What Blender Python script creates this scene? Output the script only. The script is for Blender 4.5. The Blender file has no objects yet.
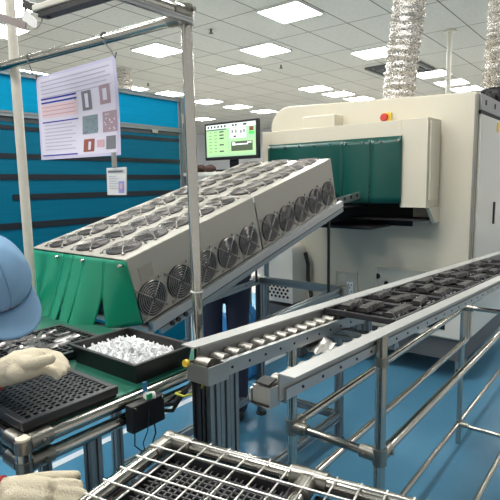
import bpy, bmesh, math, random
from mathutils import Vector as V, Matrix
random.seed(7)
S = bpy.context.scene
COL = S.collection
PI = math.pi

# ------------------------------------------------------------------ camera, world, light, exposure
CX = (0.6231, -0.1034, 0.7753); CY = (-0.7820, -0.0891, 0.6168); CZ = (0.0, 0.0, 0.0)
PHI, TH, RO = 0.672563, 0.1321155, -0.0153611
def _cam(v):
    x, y, z = v
    y, z = y*math.cos(TH) - z*math.sin(TH), y*math.sin(TH) + z*math.cos(TH)
    x, y = x*math.cos(RO) - y*math.sin(RO), x*math.sin(RO) + y*math.cos(RO)
    return V((x, y, z))
CX = _cam((math.sin(PHI), 0, math.cos(PHI)))
CY = _cam((-math.cos(PHI), 0, math.sin(PHI)))
CZ = _cam((0, -1, 0))
EYE = V((0, 0, 1.5))
cd = bpy.data.cameras.new('camera'); cd.sensor_width = 36; cd.lens = 36; cd.clip_start = 0.02; cd.clip_end = 80
cam = bpy.data.objects.new('camera', cd); COL.objects.link(cam)
rt = V((CX.x, CY.x, CZ.x)); dn = V((CX.y, CY.y, CZ.y)); fw = V((CX.z, CY.z, CZ.z))
m = Matrix.Identity(4)
for i in range(3):
    m[i][0] = rt[i]; m[i][1] = -dn[i]; m[i][2] = -fw[i]; m[i][3] = EYE[i]
cam.matrix_world = m
S.camera = cam
def ray(px, py):
    return rt*((px-250)/500) + dn*((py-250)/500) + fw
def at(ax, val, px, py):
    r = ray(px, py); i = 'XYZ'.index(ax)
    return EYE + r*((val-EYE[i])/r[i])

w = bpy.data.worlds.new('world'); S.world = w; w.use_nodes = True
w.node_tree.nodes['Background'].inputs[0].default_value = (1.0, 0.98, 0.95, 1)
w.node_tree.nodes['Background'].inputs[1].default_value = 0.3
S.view_settings.view_transform = 'Standard'; S.view_settings.look = 'None'
S.view_settings.gamma = 1.0; S.view_settings.use_curve_mapping = False
S.view_settings.exposure = 1.15
LAMP = 20.0
CEIL = 3.6

# ------------------------------------------------------------------ materials
def lin(c):
    return tuple((v/12.92 if v <= .04045 else ((v+.055)/1.055)**2.4) for v in (x/255 for x in c)) + (1,)
MATS = {}
def mat(name, rgb, rough=.5, metal=0.0, noise=None, amt=.12, bump=0.0, bscale=None, trans=0.0, spec=.5, alpha=1.0):
    if name in MATS: return MATS[name]
    mt = bpy.data.materials.new(name); mt.use_nodes = True; MATS[name] = mt
    nt = mt.node_tree; b = nt.nodes['Principled BSDF']
    c = lin(rgb)
    b.inputs['Base Color'].default_value = c
    b.inputs['Roughness'].default_value = rough
    b.inputs['Metallic'].default_value = metal
    b.inputs['Specular IOR Level'].default_value = spec
    b.inputs['Transmission Weight'].default_value = trans
    b.inputs['Alpha'].default_value = alpha
    if noise:
        tc = nt.nodes.new('ShaderNodeTexCoord'); nz = nt.nodes.new('ShaderNodeTexNoise')
        nz.inputs['Scale'].default_value = noise; nz.inputs['Detail'].default_value = 5
        nt.links.new(tc.outputs['Object'], nz.inputs['Vector'])
        mx = nt.nodes.new('ShaderNodeMix'); mx.data_type = 'RGBA'
        mx.inputs['A'].default_value = tuple(x*(1-amt) for x in c[:3]) + (1,)
        mx.inputs['B'].default_value = tuple(min(1, x*(1+amt)) for x in c[:3]) + (1,)
        nt.links.new(nz.outputs['Fac'], mx.inputs['Factor'])
        nt.links.new(mx.outputs['Result'], b.inputs['Base Color'])
        mr = nt.nodes.new('ShaderNodeMapRange'); mr.inputs['To Min'].default_value = max(.02, rough-.08); mr.inputs['To Max'].default_value = rough+.08
        nt.links.new(nz.outputs['Fac'], mr.inputs['Value']); nt.links.new(mr.outputs['Result'], b.inputs['Roughness'])
    if bump:
        tc = nt.nodes.new('ShaderNodeTexCoord'); nz = nt.nodes.new('ShaderNodeTexNoise')
        nz.inputs['Scale'].default_value = bscale or 60; nz.inputs['Detail'].default_value = 4
        nt.links.new(tc.outputs['Object'], nz.inputs['Vector'])
        bp = nt.nodes.new('ShaderNodeBump'); bp.inputs['Strength'].default_value = bump; bp.inputs['Distance'].default_value = .01
        nt.links.new(nz.outputs['Fac'], bp.inputs['Height']); nt.links.new(bp.outputs['Normal'], b.inputs['Normal'])
    return mt
def emit(name, rgb, strength):
    mt = bpy.data.materials.new(name); mt.use_nodes = True; MATS[name] = mt
    b = mt.node_tree.nodes['Principled BSDF']
    b.inputs['Base Color'].default_value = lin(rgb)
    b.inputs['Emission Color'].default_value = lin(rgb); b.inputs['Emission Strength'].default_value = strength
    return mt

STEEL = mat('polished_pipe_steel', (186, 184, 176), .15, 1.0, 40, .1)
DULL = mat('dull_galvanised_steel', (172, 172, 168), .38, .9, 30, .12)
ALU = mat('brushed_aluminium', (176, 178, 178), .42, .85, 25, .08)
ALUB = mat('anodised_aluminium_profile', (138, 148, 152), .4, .7, 20, .08)
FLANGE = mat('pale_aluminium_flange', (176, 177, 175), .45, .35, 30, .06)
JOINT = mat('chrome_joint', (150, 148, 140), .36, 1.0, 50, .15)
CREAM = mat('cream_machine_paint', (200, 194, 176), .42, 0, 3, .03)
WHITEP = mat('white_machine_paint', (214, 212, 204), .38, 0, 3, .03)
GREYP = mat('grey_machine_paint', (150, 150, 150), .45, 0, 6, .05)
SKIRT = mat('dark_grey_skirt', (92, 94, 96), .55, 0, 8, .08)
TUN = mat('tunnel_sheet_steel', (166, 163, 153), .36, .25, 5, .05)
BLACK = mat('black_plastic', (24, 24, 26), .42, 0, 30, .2)
BLACKR = mat('black_rubber', (16, 16, 17), .7)
TRAY = mat('black_antistatic_tray', (44, 44, 47), .36, 0, 30, .15)
PART = mat('dark_moulded_strip', (50, 48, 47), .45, 0, 90, .4, .5, 150)
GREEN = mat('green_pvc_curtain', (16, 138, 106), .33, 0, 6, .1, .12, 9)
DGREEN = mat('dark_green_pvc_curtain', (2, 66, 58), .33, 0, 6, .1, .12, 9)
MAT_G = mat('green_bench_mat', (30, 104, 84), .5, 0, 20, .1)
FANB = mat('fan_black', (34, 33, 38), .4)
FANBLADE = mat('fan_blade_charcoal', (62, 60, 66), .38)
GUARD = mat('fan_guard_wire', (150, 147, 142), .35, .8)
WHITEPIPE = mat('white_coated_pipe', (212, 208, 196), .4, 0, 30, .04)
WHITE = mat('white_plastic', (232, 232, 230), .4)
CABLE = mat('black_cable', (20, 20, 24), .5)
DENIM = mat('navy_trousers', (40, 46, 66), .9, 0, 40, .2)
JACK = mat('black_jacket', (26, 26, 30), .85)
HAIR = mat('dark_hair', (24, 20, 19), .5, 0, 120, .3)
SKIN = mat('skin', (168, 120, 96), .55, 0, 20, .06)
CAPM = mat('light_blue_cap_cloth', (122, 160, 194), .85, 0, 18, .07, .25, 25)
UNI = mat('light_blue_uniform_cloth', (122, 156, 188), .88, 0, 18, .07, .25, 30)
GLOVE = mat('knitted_cotton_glove', (206, 196, 172), .95, 0, 60, .06, .3, 300)
RED = mat('red_trim', (176, 40, 44), .7)
SILVER = mat('silver_foil', (220, 217, 210), .36, 1.0, 12, .15, .9, 40)
FOILD = mat('silver_flexible_duct', (206, 202, 196), .27, .95, 70, .25, 1.0, 75)
BLUEBAG = mat('blue_plastic_sack', (40, 118, 176), .4, 0, 10, .2, .6, 14)
YEL = mat('yellow_plastic', (224, 190, 60), .5)
REDB = mat('red_button', (180, 50, 44), .4)
BROWN = mat('dark_brown_bag', (62, 36, 28), .7, 0, 20, .3)
REDBROWN = mat('red_brown_block', (132, 58, 40), .6)

# ------------------------------------------------------------------ mesh builder
class MB:
    def __init__(s): s.bm = bmesh.new(); s.mi = 0
    def _tag(s, faces):
        for f in faces: f.material_index = s.mi
    def faces(s, pts, fs, smooth=False):
        vs = [s.bm.verts.new(p) for p in pts]
        for f in fs:
            try:
                q = s.bm.faces.new([vs[i] for i in f]); q.material_index = s.mi; q.smooth = smooth
            except ValueError: pass
        return vs
    def box(s, lo, hi, M=None):
        (a, b, c), (d, e, f) = lo, hi
        p = [V(q) for q in ((a,b,c),(d,b,c),(d,e,c),(a,e,c),(a,b,f),(d,b,f),(d,e,f),(a,e,f))]
        if M is not None: p = [M @ q for q in p]
        s.faces(p, [(3,2,1,0),(4,5,6,7),(0,1,5,4),(1,2,6,5),(2,3,7,6),(3,0,4,7)]); return s
    def cbox(s, c, sz, M=None):
        return s.box([c[i]-sz[i]/2 for i in range(3)], [c[i]+sz[i]/2 for i in range(3)], M)
    def bar(s, a, b, w, h, up=(0,0,1)):
        a, b = V(a), V(b); d = (b-a).normalized(); u = V(up)
        r = d.cross(u)
        if r.length < 1e-4: r = d.cross(V((1,0,0)))
        r.normalize(); u = r.cross(d)
        p = []
        for q in (a, b):
            for x, y in ((-1,-1),(1,-1),(1,1),(-1,1)): p.append(q + r*x*w/2 + u*y*h/2)
        s.faces(p, [(3,2,1,0),(4,5,6,7),(0,1,5,4),(1,2,6,5),(2,3,7,6),(3,0,4,7)]); return s
    def slotbar(s, a, b, w, up=(0,0,1)):          # T-slot profile: square with grooves
        a, b = V(a), V(b); d = (b-a).normalized(); u = V(up)
        r = d.cross(u)
        if r.length < 1e-4: r = d.cross(V((1,0,0)))
        r.normalize(); u = r.cross(d)
        h = w/2; g = w*.13; e = w*.16
        pr = [(-h,-h),(-g,-h),(-g,-h+e),(g,-h+e),(g,-h),(h,-h),(h,-g),(h-e,-g),(h-e,g),(h,g),(h,h),(g,h),(g,h-e),(-g,h-e),(-g,h),(-h,h),(-h,g),(-h+e,g),(-h+e,-g),(-h,-g)]
        n = len(pr); p = [q + r*x + u*y for q in (a, b) for x, y in pr]
        s.faces(p, [tuple(range(n-1,-1,-1)), tuple(range(n, 2*n))] + [(i, (i+1) % n, n+(i+1) % n, n+i) for i in range(n)]); return s
    def tube(s, pts, r, n=10, caps=True, closed=False):
        pts = [V(p) for p in pts]; k = len(pts)
        rr = r if isinstance(r, (list, tuple)) else [r]*k
        rings = []; pu = None
        for i, p in enumerate(pts):
            if closed: d = pts[(i+1) % k] - pts[i-1]
            else: d = pts[min(i+1, k-1)] - pts[max(i-1, 0)]
            d.normalize()
            if pu is None:
                pu = d.cross(V((0,0,1)))
                if pu.length < .05: pu = d.cross(V((1,0,0)))
                pu.normalize()
            pu = (pu - d*pu.dot(d)); pu.normalize(); q = d.cross(pu)
            rings.append([s.bm.verts.new(p + (pu*math.cos(t) + q*math.sin(t))*rr[i]) for t in (2*PI*j/n for j in range(n))])
        for i in range(k if closed else k-1):
            A, B = rings[i], rings[(i+1) % k]
            for j in range(n):
                f = s.bm.faces.new((A[j], A[(j+1) % n], B[(j+1) % n], B[j])); f.smooth = True; f.material_index = s.mi
        if caps and not closed:
            for R, rev in ((rings[0], True), (rings[-1], False)):
                f = s.bm.faces.new(R[::-1] if rev else R); f.material_index = s.mi
        return s
    def ring(s, c, ax, R, r, n=24, m_=6):
        c = V(c); ax = V(ax).normalized(); u = ax.orthogonal().normalized(); v = ax.cross(u)
        return s.tube([c + (u*math.cos(t) + v*math.sin(t))*R for t in (2*PI*i/n for i in range(n))], r, m_, closed=True)
    def ball(s, c, r, M=None, seg=14):
        sc = r if isinstance(r, (list, tuple)) else (r, r, r)
        T = Matrix.Translation(V(c)) @ (M or Matrix.Identity(4)) @ Matrix.Diagonal((sc[0], sc[1], sc[2], 1))
        g = bmesh.ops.create_uvsphere(s.bm, u_segments=seg, v_segments=max(6, seg//2+1), radius=1, matrix=T)
        for v in g['verts']:
            for f in v.link_faces: f.smooth = True; f.material_index = s.mi
        return s
    def lathe(s, c, prof, n=24, M=None):
        c = V(c); rings = []
        for r, z in prof:
            rings.append([s.bm.verts.new((M @ V((r*math.cos(t), r*math.sin(t), z)) if M is not None else V((r*math.cos(t), r*math.sin(t), z))) + c) for t in (2*PI*i/n for i in range(n))])
        for A, B in zip(rings, rings[1:]):
            for j in range(n):
                f = s.bm.faces.new((A[j], A[(j+1) % n], B[(j+1) % n], B[j])); f.smooth = True; f.material_index = s.mi
        s.bm.faces.new(rings[0][::-1]).material_index = s.mi; s.bm.faces.new(rings[-1]).material_index = s.mi
        return s
    def prism(s, poly, off):                       # polygon (3d pts) extruded by vector
        poly = [V(p) for p in poly]; off = V(off); n = len(poly)
        s.faces(poly + [p+off for p in poly], [tuple(range(n-1,-1,-1)), tuple(range(n, 2*n))] + [(i, (i+1) % n, n+(i+1) % n, n+i) for i in range(n)])
        return s
    def grid(s, P, thick=None):                    # P[i][j] points; optional thickness vector function
        R, Cn = len(P), len(P[0])
        vs = [[s.bm.verts.new(p) for p in row] for row in P]
        for i in range(R-1):
            for j in range(Cn-1):
                f = s.bm.faces.new((vs[i][j], vs[i+1][j], vs[i+1][j+1], vs[i][j+1])); f.smooth = True; f.material_index = s.mi
        return s
    def mesh(s, name, mats, norm=True):
        if norm: bmesh.ops.recalc_face_normals(s.bm, faces=s.bm.faces)
        for e in s.bm.edges:
            if len(e.link_faces) == 2 and e.calc_face_angle(0) > 1.1: e.smooth = False
        me = bpy.data.meshes.new(name); s.bm.to_mesh(me); s.bm.free()
        for mm in (mats if isinstance(mats, (list, tuple)) else [mats]): me.materials.append(mm)
        return me
    def build(s, name, mats, parent=None, bevel=0, norm=True, origin=None):
        org = worldloc(parent) if parent else (V(origin) if origin is not None else None)
        if org is None:
            vs = [v.co for v in s.bm.verts]
            org = V(((min(v.x for v in vs)+max(v.x for v in vs))/2, (min(v.y for v in vs)+max(v.y for v in vs))/2, min(v.z for v in vs)))
        for v in s.bm.verts: v.co -= org
        o = bpy.data.objects.new(name, s.mesh(name, mats, norm)); COL.objects.link(o)
        if parent: o.parent = parent
        else: o.location = org
        if bevel:
            b = o.modifiers.new('bevel', 'BEVEL'); b.width = bevel; b.segments = 2; b.limit_method = 'ANGLE'; b.angle_limit = .7
        return o
def worldloc(o):
    l = V((0,0,0))
    while o: l = l + o.location; o = o.parent
    return l
def tag(o, label, cat, group=None, kind=None):
    o['label'] = label; o['category'] = cat
    if group: o['group'] = group
    if kind: o['kind'] = kind
    return o
def thing(name, label, cat, loc, group=None):
    o = bpy.data.objects.new(name, None); COL.objects.link(o); o.location = loc; o.empty_display_size = .05
    return tag(o, label, cat, group)
def struct(o): o['kind'] = 'structure'; return o
def kids(o): return [c for c in bpy.data.objects if c.parent == o]
def copy_tree(o, parent=None):
    c = o.copy(); COL.objects.link(c)
    if parent: c.parent = parent
    for ch in kids(o): copy_tree(ch, c)
    return c

# ------------------------------------------------------------------ room shell
X0, X1, Y0, Y1 = -3.0, 16.0, -4.0, 15.0
def floor_mat():
    mt = bpy.data.materials.new('blue_epoxy'); mt.use_nodes = True; nt = mt.node_tree; b = nt.nodes['Principled BSDF']
    tc = nt.nodes.new('ShaderNodeTexCoord'); nz = nt.nodes.new('ShaderNodeTexNoise'); nz.inputs['Scale'].default_value = 1.6; nz.inputs['Detail'].default_value = 6
    nt.links.new(tc.outputs['Object'], nz.inputs['Vector'])
    cr = nt.nodes.new('ShaderNodeValToRGB'); cr.color_ramp.elements[0].position = .3; cr.color_ramp.elements[1].position = .75
    cr.color_ramp.elements[0].color = lin((70, 128, 160)); cr.color_ramp.elements[1].color = lin((88, 146, 178))
    nt.links.new(nz.outputs['Fac'], cr.inputs['Fac']); nt.links.new(cr.outputs['Color'], b.inputs['Base Color'])
    b.inputs['Roughness'].default_value = .28
    return mt
def ceil_mat():
    mt = bpy.data.materials.new('ceiling_tiles'); mt.use_nodes = True; nt = mt.node_tree; b = nt.nodes['Principled BSDF']
    tc = nt.nodes.new('ShaderNodeTexCoord'); mp = nt.nodes.new('ShaderNodeMapping')
    mp.inputs['Location'].default_value = (-5.11, -3.31, 0)
    nt.links.new(tc.outputs['Object'], mp.inputs['Vector'])
    br = nt.nodes.new('ShaderNodeTexBrick'); br.offset = 0.0; br.inputs['Scale'].default_value = 1.0
    br.inputs['Brick Width'].default_value = 1.2; br.inputs['Row Height'].default_value = .6; br.inputs['Mortar Size'].default_value = .008
    br.inputs['Color1'].default_value = lin((216, 217, 213)); br.inputs['Color2'].default_value = lin((210, 212, 208)); br.inputs['Mortar'].default_value = lin((84, 86, 86))
    nt.links.new(mp.outputs['Vector'], br.inputs['Vector'])
    nz = nt.nodes.new('ShaderNodeTexNoise'); nz.inputs['Scale'].default_value = 22; nz.inputs['Detail'].default_value = 6
    nt.links.new(tc.outputs['Object'], nz.inputs['Vector'])
    mx = nt.nodes.new('ShaderNodeMix'); mx.data_type = 'RGBA'; mx.blend_type = 'MULTIPLY'; mx.inputs['Factor'].default_value = .25
    nt.links.new(br.outputs['Color'], mx.inputs['A']); nt.links.new(nz.outputs['Fac'], mx.inputs['B'])
    nt.links.new(mx.outputs['Result'], b.inputs['Base Color'])
    b.inputs['Roughness'].default_value = .75
    return mt
WALL = mat('white_wall_paint', (214, 218, 224), .7, 0, 2, .03)
struct(MB().box((-1.2, -1.5, -.1), (7.2, 4.2, 0)).build('floor', floor_mat(), origin=(0,0,0)))
b = MB(); GF = mat('grey_bounce_floor', (172, 170, 162), .45, 0, 1.5, .05)  # unseen floor made grey so its bounce keeps the ceiling neutral
for lo, hi in (((X0, Y0), (X1, -1.5)), ((X0, 4.2), (X1, Y1)), ((X0, -1.5), (-1.2, 4.2)), ((7.2, -1.5), (X1, 4.2))): b.box((*lo, -.1), (*hi, 0))
struct(b.build('floor_hall', GF, origin=(0,0,0)))
struct(MB().box((X0, Y0, CEIL), (X1, Y1, CEIL+.1)).build('ceiling', ceil_mat(), origin=(0,0,0)))
struct(MB().box((X0, Y1, 0), (X1, Y1+.15, CEIL)).build('wall_left', WALL))
struct(MB().box((X1, Y0, 0), (X1+.15, Y1, CEIL)).build('wall_far', WALL))
struct(MB().box((X0, 2.40, 0), (4.2, 2.45, .003)).build('trim_1', mat('white_floor_line', (214, 220, 224), .4)))

# ceiling panel lights
DIFF = emit('light_diffuser', (255, 253, 248), LAMP)
lamps = [((5.41, 3.62), 'large square ceiling light panel at the top centre, nearest of all'),
 ((6.61, 4.89), 'square ceiling light panel just below and left of the top centre one'),
 ((7.35, 6.05), 'square ceiling light panel straight above the monitor, large one'),
 ((9.6, 8.96), 'small ceiling light panel beside the steel pole, left end of the far row of three'),
 ((10.8, 8.96), 'small ceiling light panel above the monitor, middle of the far row of three'),
 ((12.0, 8.96), 'small ceiling light panel above the monitor corner, right end of the far row of three'),
 ((5.5, 6.15), 'square ceiling light panel immediately left of the tall steel pole'),
 ((9.98, 6.0), 'ceiling light panel over the cream machine, leftmost of its row of three'),
 ((10.95, 5.95), 'ceiling light panel over the cream machine, middle of its row of three'),
 ((11.95, 5.9), 'ceiling light panel over the cream machine, rightmost of its row of three'),
 ((10.24, 3.51), 'ceiling light panel right of the silver duct, largest of that row of three'),
 ((11.4, 3.48), 'ceiling light panel beside the thin ceiling pole, middle of that row of three'),
 ((12.4, 3.45), 'ceiling light panel near the right machine corner, farthest of that row of three'),
 ((7.97, 3.67), 'square ceiling light panel partly behind the silver flexible duct'),
 ((3.05, 5.95), 'ceiling light panel in the top left corner of the picture'),
 ((3.4, 6.95), 'bright ceiling light panel left behind the white coated post'),
 ((5.0, 9.2), 'ceiling light panel behind the poster top left corner'),
 ((8.2, 8.85), 'narrow far ceiling light panel above the teal screen right end'),
 ((7.2, 9.0), 'narrow far ceiling light panel beside the small duct over the teal screen'),
 ((12.0, 11.4), 'tiny far ceiling light panel beside the pole above the far wall')]
hidden = [(2.4, 3.6), (2.4, 1.2), (.9, 2.4), (8.0, 1.2), (-.3, 3.6), (-.3, 1.2), (5.4, -1.3), (10.2, -1.3), (10.2, 1.2), (2.4, 6.0)]  # extra panels out of view, added for more light on the scene
lp = None
def lamp(x, y, label):
    global lp
    if lp is None:
        lp = thing('ceiling_light', label, 'ceiling light', (x, y, CEIL-.03), 'ceiling panel lights')
        f = MB()
        for a, b in (((-.3,-.3),(.3,-.285)), ((-.3,.285),(.3,.3)), ((-.3,-.285),(-.285,.285)), ((.285,-.285),(.3,.285))):
            f.box((x+a[0], y+a[1], CEIL-.03), (x+b[0], y+b[1], CEIL))
        f.build('frame', WHITE, lp)
        MB().box((x-.285, y-.285, CEIL-.022), (x+.285, y+.285, CEIL-.004)).build('diffuser', DIFF, lp)
        return lp
    c = copy_tree(lp); c.location = (x, y, CEIL-.03); c['label'] = label; return c
for (x, y), lb in lamps: lamp(x, y, lb)
for i, (x, y) in enumerate(hidden): lamp(x, y, 'unseen square ceiling light panel added to brighten the work area')

# ceiling diffuser vents, thin pole
p = at('Z', CEIL, 400, 68)
t = thing('air_vent', 'dark ringed square air vent in the ceiling behind the silver duct', 'air vent', (p.x, p.y, CEIL-.05))
b = MB()
for k, r in enumerate((.46, .33, .2)):
    for sx, sy, dx, dy in ((-1,0,.02,r),(1,0,.02,r),(0,-1,r,.02),(0,1,r,.02)):
        b.cbox((p.x+sx*r, p.y+sy*r, CEIL-.02-.008*k), (2*dx+.02, 2*dy+.02, .03))
b.build('vent_ring', mat('vent_dark', (96, 100, 102), .6), t)
MB().box((p.x-.17, p.y-.17, CEIL-.012), (p.x+.17, p.y+.17, CEIL-.001)).build('vent_throat', BLACKR, t)
p = at('Z', CEIL, 450, 30)
t = thing('ceiling_pole', 'thin pale pole hanging from the ceiling behind the cream machine', 'pole', (p.x, p.y, 0))
MB().tube([(p.x, p.y, 0.0), (p.x, p.y, CEIL)], .035, 10).build('pole', WHITEPIPE, t)
MB().lathe((p.x, p.y, CEIL-.03), [(.09,0),(.09,.03)], 16).build('ceiling_flange', WHITEPIPE, t)
for px, py, lb in ((281, 65, 'small dark sprinkler head on the ceiling right of the monitor lights'), (211, 29, 'small dark sprinkler head on the ceiling just right of the steel pole top'), (148, 83, 'small dark sprinkler head on the ceiling above the teal screen')):
    p = at('Z', CEIL, px, py)
    t = thing('sprinkler', lb, 'sprinkler', (p.x, p.y, CEIL-.07), 'ceiling sprinklers')
    MB().tube([(p.x, p.y, CEIL), (p.x, p.y, CEIL-.05)], .015, 8).build('stem', SKIRT, t)
    MB().lathe((p.x, p.y, CEIL-.06), [(.035,0),(.035,.006)], 10).build('deflector', SKIRT, t)

# ------------------------------------------------------------------ teal partition
def teal_mat(name, rgb, tr):
    mt = bpy.data.materials.new(name); mt.use_nodes = True; nt = mt.node_tree; b = nt.nodes['Principled BSDF']
    tc = nt.nodes.new('ShaderNodeTexCoord'); mp = nt.nodes.new('ShaderNodeMapping'); mp.inputs['Scale'].default_value = (1.2, 1, 30)
    nt.links.new(tc.outputs['Object'], mp.inputs['Vector'])
    nz = nt.nodes.new('ShaderNodeTexNoise'); nz.inputs['Scale'].default_value = 2.2; nz.inputs['Detail'].default_value = 5
    nt.links.new(mp.outputs['Vector'], nz.inputs['Vector'])
    c = lin(rgb)
    mx = nt.nodes.new('ShaderNodeMix'); mx.data_type = 'RGBA'
    mx.inputs['A'].default_value = tuple(v*.78 for v in c[:3])+(1,); mx.inputs['B'].default_value = tuple(min(1, v*1.2) for v in c[:3])+(1,)
    nt.links.new(nz.outputs['Fac'], mx.inputs['Factor']); nt.links.new(mx.outputs['Result'], b.inputs['Base Color'])
    b.inputs['Roughness'].default_value = .5; b.inputs['Specular IOR Level'].default_value = .15
    if tr:
        tl = nt.nodes.new('ShaderNodeBsdfTranslucent'); nt.links.new(mx.outputs['Result'], tl.inputs['Color'])
        ms = nt.nodes.new('ShaderNodeMixShader'); ms.inputs['Fac'].default_value = tr
        nt.links.new(b.outputs['BSDF'], ms.inputs[1]); nt.links.new(tl.outputs['BSDF'], ms.inputs[2])
        nt.links.new(ms.outputs['Shader'], nt.nodes['Material Output'].inputs['Surface'])
    return mt
PY = 3.2
t = thing('partition_screen', 'tall teal partition screen with black bands in an aluminium frame', 'partition', (1.6, PY, 0))
xl, xr = .2, 3.06
MB().box((xl, PY, .12), (xr, PY+.012, 1.912)).build('lower_panel', teal_mat('teal_sheet', (0, 98, 126), 0), t)
MB().box((xl, PY, 1.97), (xr, PY+.012, 2.20)).build('upper_panel', teal_mat('teal_translucent_sheet', (0, 168, 205), .5), t)
BAND = mat('black_band', (10, 26, 36), .5)
MB().box((xl, PY-.005, 1.912), (xr, PY-.001, 1.955)).build('band', mat('grey_band', (66, 74, 78), .5), t)
MB().box((xl, PY-.005, 1.862), (xr, PY-.001, 1.888)).build('band', BAND, t)
for z, hh, xs in ((1.698, .032, xl), (1.565, .036, xl), (1.435, .038, 1.58), (1.25, .042, xl), (1.02, .045, xl), (.8, .045, xl)):
    MB().box((xs, PY-.006, z-hh/2), (xr, PY-.001, z+hh/2)).build('band', BAND, t)
for z in (2.215, 1.96, .1):
    MB().slotbar((xl, PY, z), (xr+.06, PY, z), .035).build('rail', ALUB, t)
for x in (xl, xr+.04):
    MB().slotbar((x, PY, 0), (x, PY, 2.235), .04).build('post', ALUB, t)
MB().slotbar((xr+.2, PY+.25, 0), (xr+.2, PY+.25, 2.2), .035).build('post', ALUB, t)
MB().slotbar((xr+.04, PY, 2.0), (xr+.2, PY+.25, 2.0), .03).build('brace', ALUB, t)
MB().box((xr+.005, PY-.035, 2.02), (xr+.035, PY-.02, 2.1)).build('latch', DULL, t)
for x in (1.62, 1.9, 2.35, 2.75): MB().box((x, PY-.02, 1.92), (x+.06, PY-.006, 1.945)).build('clip', DULL, t)

# small silver duct above the screen, far behind
def flex(name, label, pts, R, ripple, mat_=FOILD):
    pts = [V(p) for p in pts]; L = []; 
    def bez(u):
        n = len(pts)-1; q = V((0,0,0))
        for i, p_ in enumerate(pts): q += p_*math.comb(n, i)*(u**i)*((1-u)**(n-i))
        return q
    ln = sum((bez((i+1)/20)-bez(i/20)).length for i in range(20))
    n = max(20, int(ln/ripple)*4)
    P, rr = [], []
    for i in range(n+1):
        P.append(bez(i/n)); rr.append(R*(1 + (.07 if (i % 4) in (0,) else (-.07 if (i % 4) == 2 else 0)) + random.uniform(-.025, .025)))
    o = MB().tube(P, rr, 28, caps=True)
    for v in o.bm.verts: v.co += V((random.gauss(0,1), random.gauss(0,1), random.gauss(0,1)))*R*.022
    o = o.build(name, mat_)
    return tag(o, label, 'duct')
p = at('X', 6.0, 124, 66); q = at('X', 6.0, 124, 92)
flex('flexible_duct', 'small silver flexible duct far behind above the teal screen', [(6.0, p.y, CEIL), (6.0, p.y, 2.9), (6.0, q.y, 2.2)], .13, .06)

# ------------------------------------------------------------------ cream curing machine
XM, YM = 3.72, .965
XH = 3.458
t = thing('curing_machine', 'large cream enclosed oven machine with a green curtained hood opening', 'machine', (XM+.6, 1.8, 0))
YL = 2.70
b = MB(); R_ = .18; ztop = lambda y: 2.10 + (y-.97)*.035
prof = [(YM, .33), (YM, ztop(YM))]
for k in range(7):
    a = PI/2*k/6
    prof.append((YL-R_+R_*math.sin(a), ztop(YL)-R_+R_*math.cos(a)-.0))
prof += [(YL, .33)]
b.prism([(XM, y, z) for y, z in prof], (1.95, 0, 0))
MACH = b.build('body', CREAM, t, bevel=.012)
MB().box((XM-.006, YM-.004, .35), (XM+.02, YM+.01, ztop(YM)-.02)).build('corner_trim', mat('trim_grey', (128, 126, 120), .5), t)
# right (near) side: doors
yS = YM-.022
MB().box((XM+.06, yS, 1.98), (XM+1.93, YM-.001, 2.09)).build('vent_panel', GREYP, t, bevel=.004)
b = MB()
for x in (3.86, 4.12, 4.4): b.box((x, yS-.006, 2.02), (x+.018, yS, 2.055))
b.build('panel_latch', BLACK, t)
d = MB().box((XM+.06, yS, .36), (XM+.98, YM-.001, 1.955)).build('door', WHITEP, t, bevel=.006)
MB().box((4.22, yS-.012, 1.16), (4.245, yS, 1.33)).build('door_handle', BLACK, d)
d2 = MB().box((XM+.99, yS, .36), (XM+1.93, YM-.001, 1.955)).build('door', WHITEP, t, bevel=.006)
MB().box((XM+1.03, yS-.012, 1.16), (XM+1.06, yS, 1.33)).build('door_handle', BLACK, d2)
MB().box((XM+.05, yS+.003, 1.955), (XM+1.93, YM-.002, 1.98)).build('door_gap', BLACKR, t)
MB().box((XM+.50, yS-.003, 1.86), (XM+.56, yS, 1.93)).build('warning_sticker', YEL, t)
MB().box((XM+.03, YM+.03, .16), (XM+1.93, YL-.05, .33)).build('skirt', SKIRT, t, bevel=.004)
for cx, cy in ((XM+.1, YM+.06), (XM+1.7, YM+.06), (XM+.1, YL-.15), (XM+1.7, YL-.15)):
    c = MB().tube([(cx, cy-.02, .055), (cx, cy+.02, .055)], .055, 16).build('caster', BLACKR, t)
    MB().box((cx-.04, cy-.03, .06), (cx+.04, cy+.03, .16)).build('caster_fork', DULL, c)
# hood
yh0, yh1 = 1.20, 2.60
zh0, zh1 = 1.315, 1.925
ho0, ho1, hz1 = 1.385, 2.50, 1.78
b = MB()
b.box((XH, yh0, zh0), (XM, ho0, zh1)); b.box((XH, ho1, zh0-.05), (XM, yh1, zh1)); b.box((XH, ho0, hz1), (XM, ho1, zh1))
b.faces([(XH, yh0, zh1), (XM, yh0, zh1), (XM, yh0, 1.93), (XH, yh1, zh1), (XM, yh1, zh1), (XM, yh1, 1.93)], [(0,1,2), (5,4,3), (0,2,5,3), (0,3,4,1)])
hood = b.build('hood', CREAM, t, bevel=.006)
MB().prism([(XH+.03, yh0-.012, zh0), (XM, yh0-.012, zh0), (XM, yh0-.012, zh0-.115), (XM-.10, yh0-.012, zh0-.115)], (0, .025, 0)).build('hood_bracket', CREAM, t)
b = MB()
b.box((XH+.03, yh0-.013, zh0+.05), (XM-.05, yh0-.001, 1.9))
b.build('hood_side_panel', CREAM, t, bevel=.003)
b = MB().box((XM-.14, 1.98, 1.93), (XM-.0, 2.28, 2.035)); b.build('sensor_box', CREAM, t, bevel=.008)
b = MB().box((XM-.004, ho0, 1.16), (XM-.0005, ho1, hz1)); b.build('opening_shadow_panel', BLACKR, t)
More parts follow.
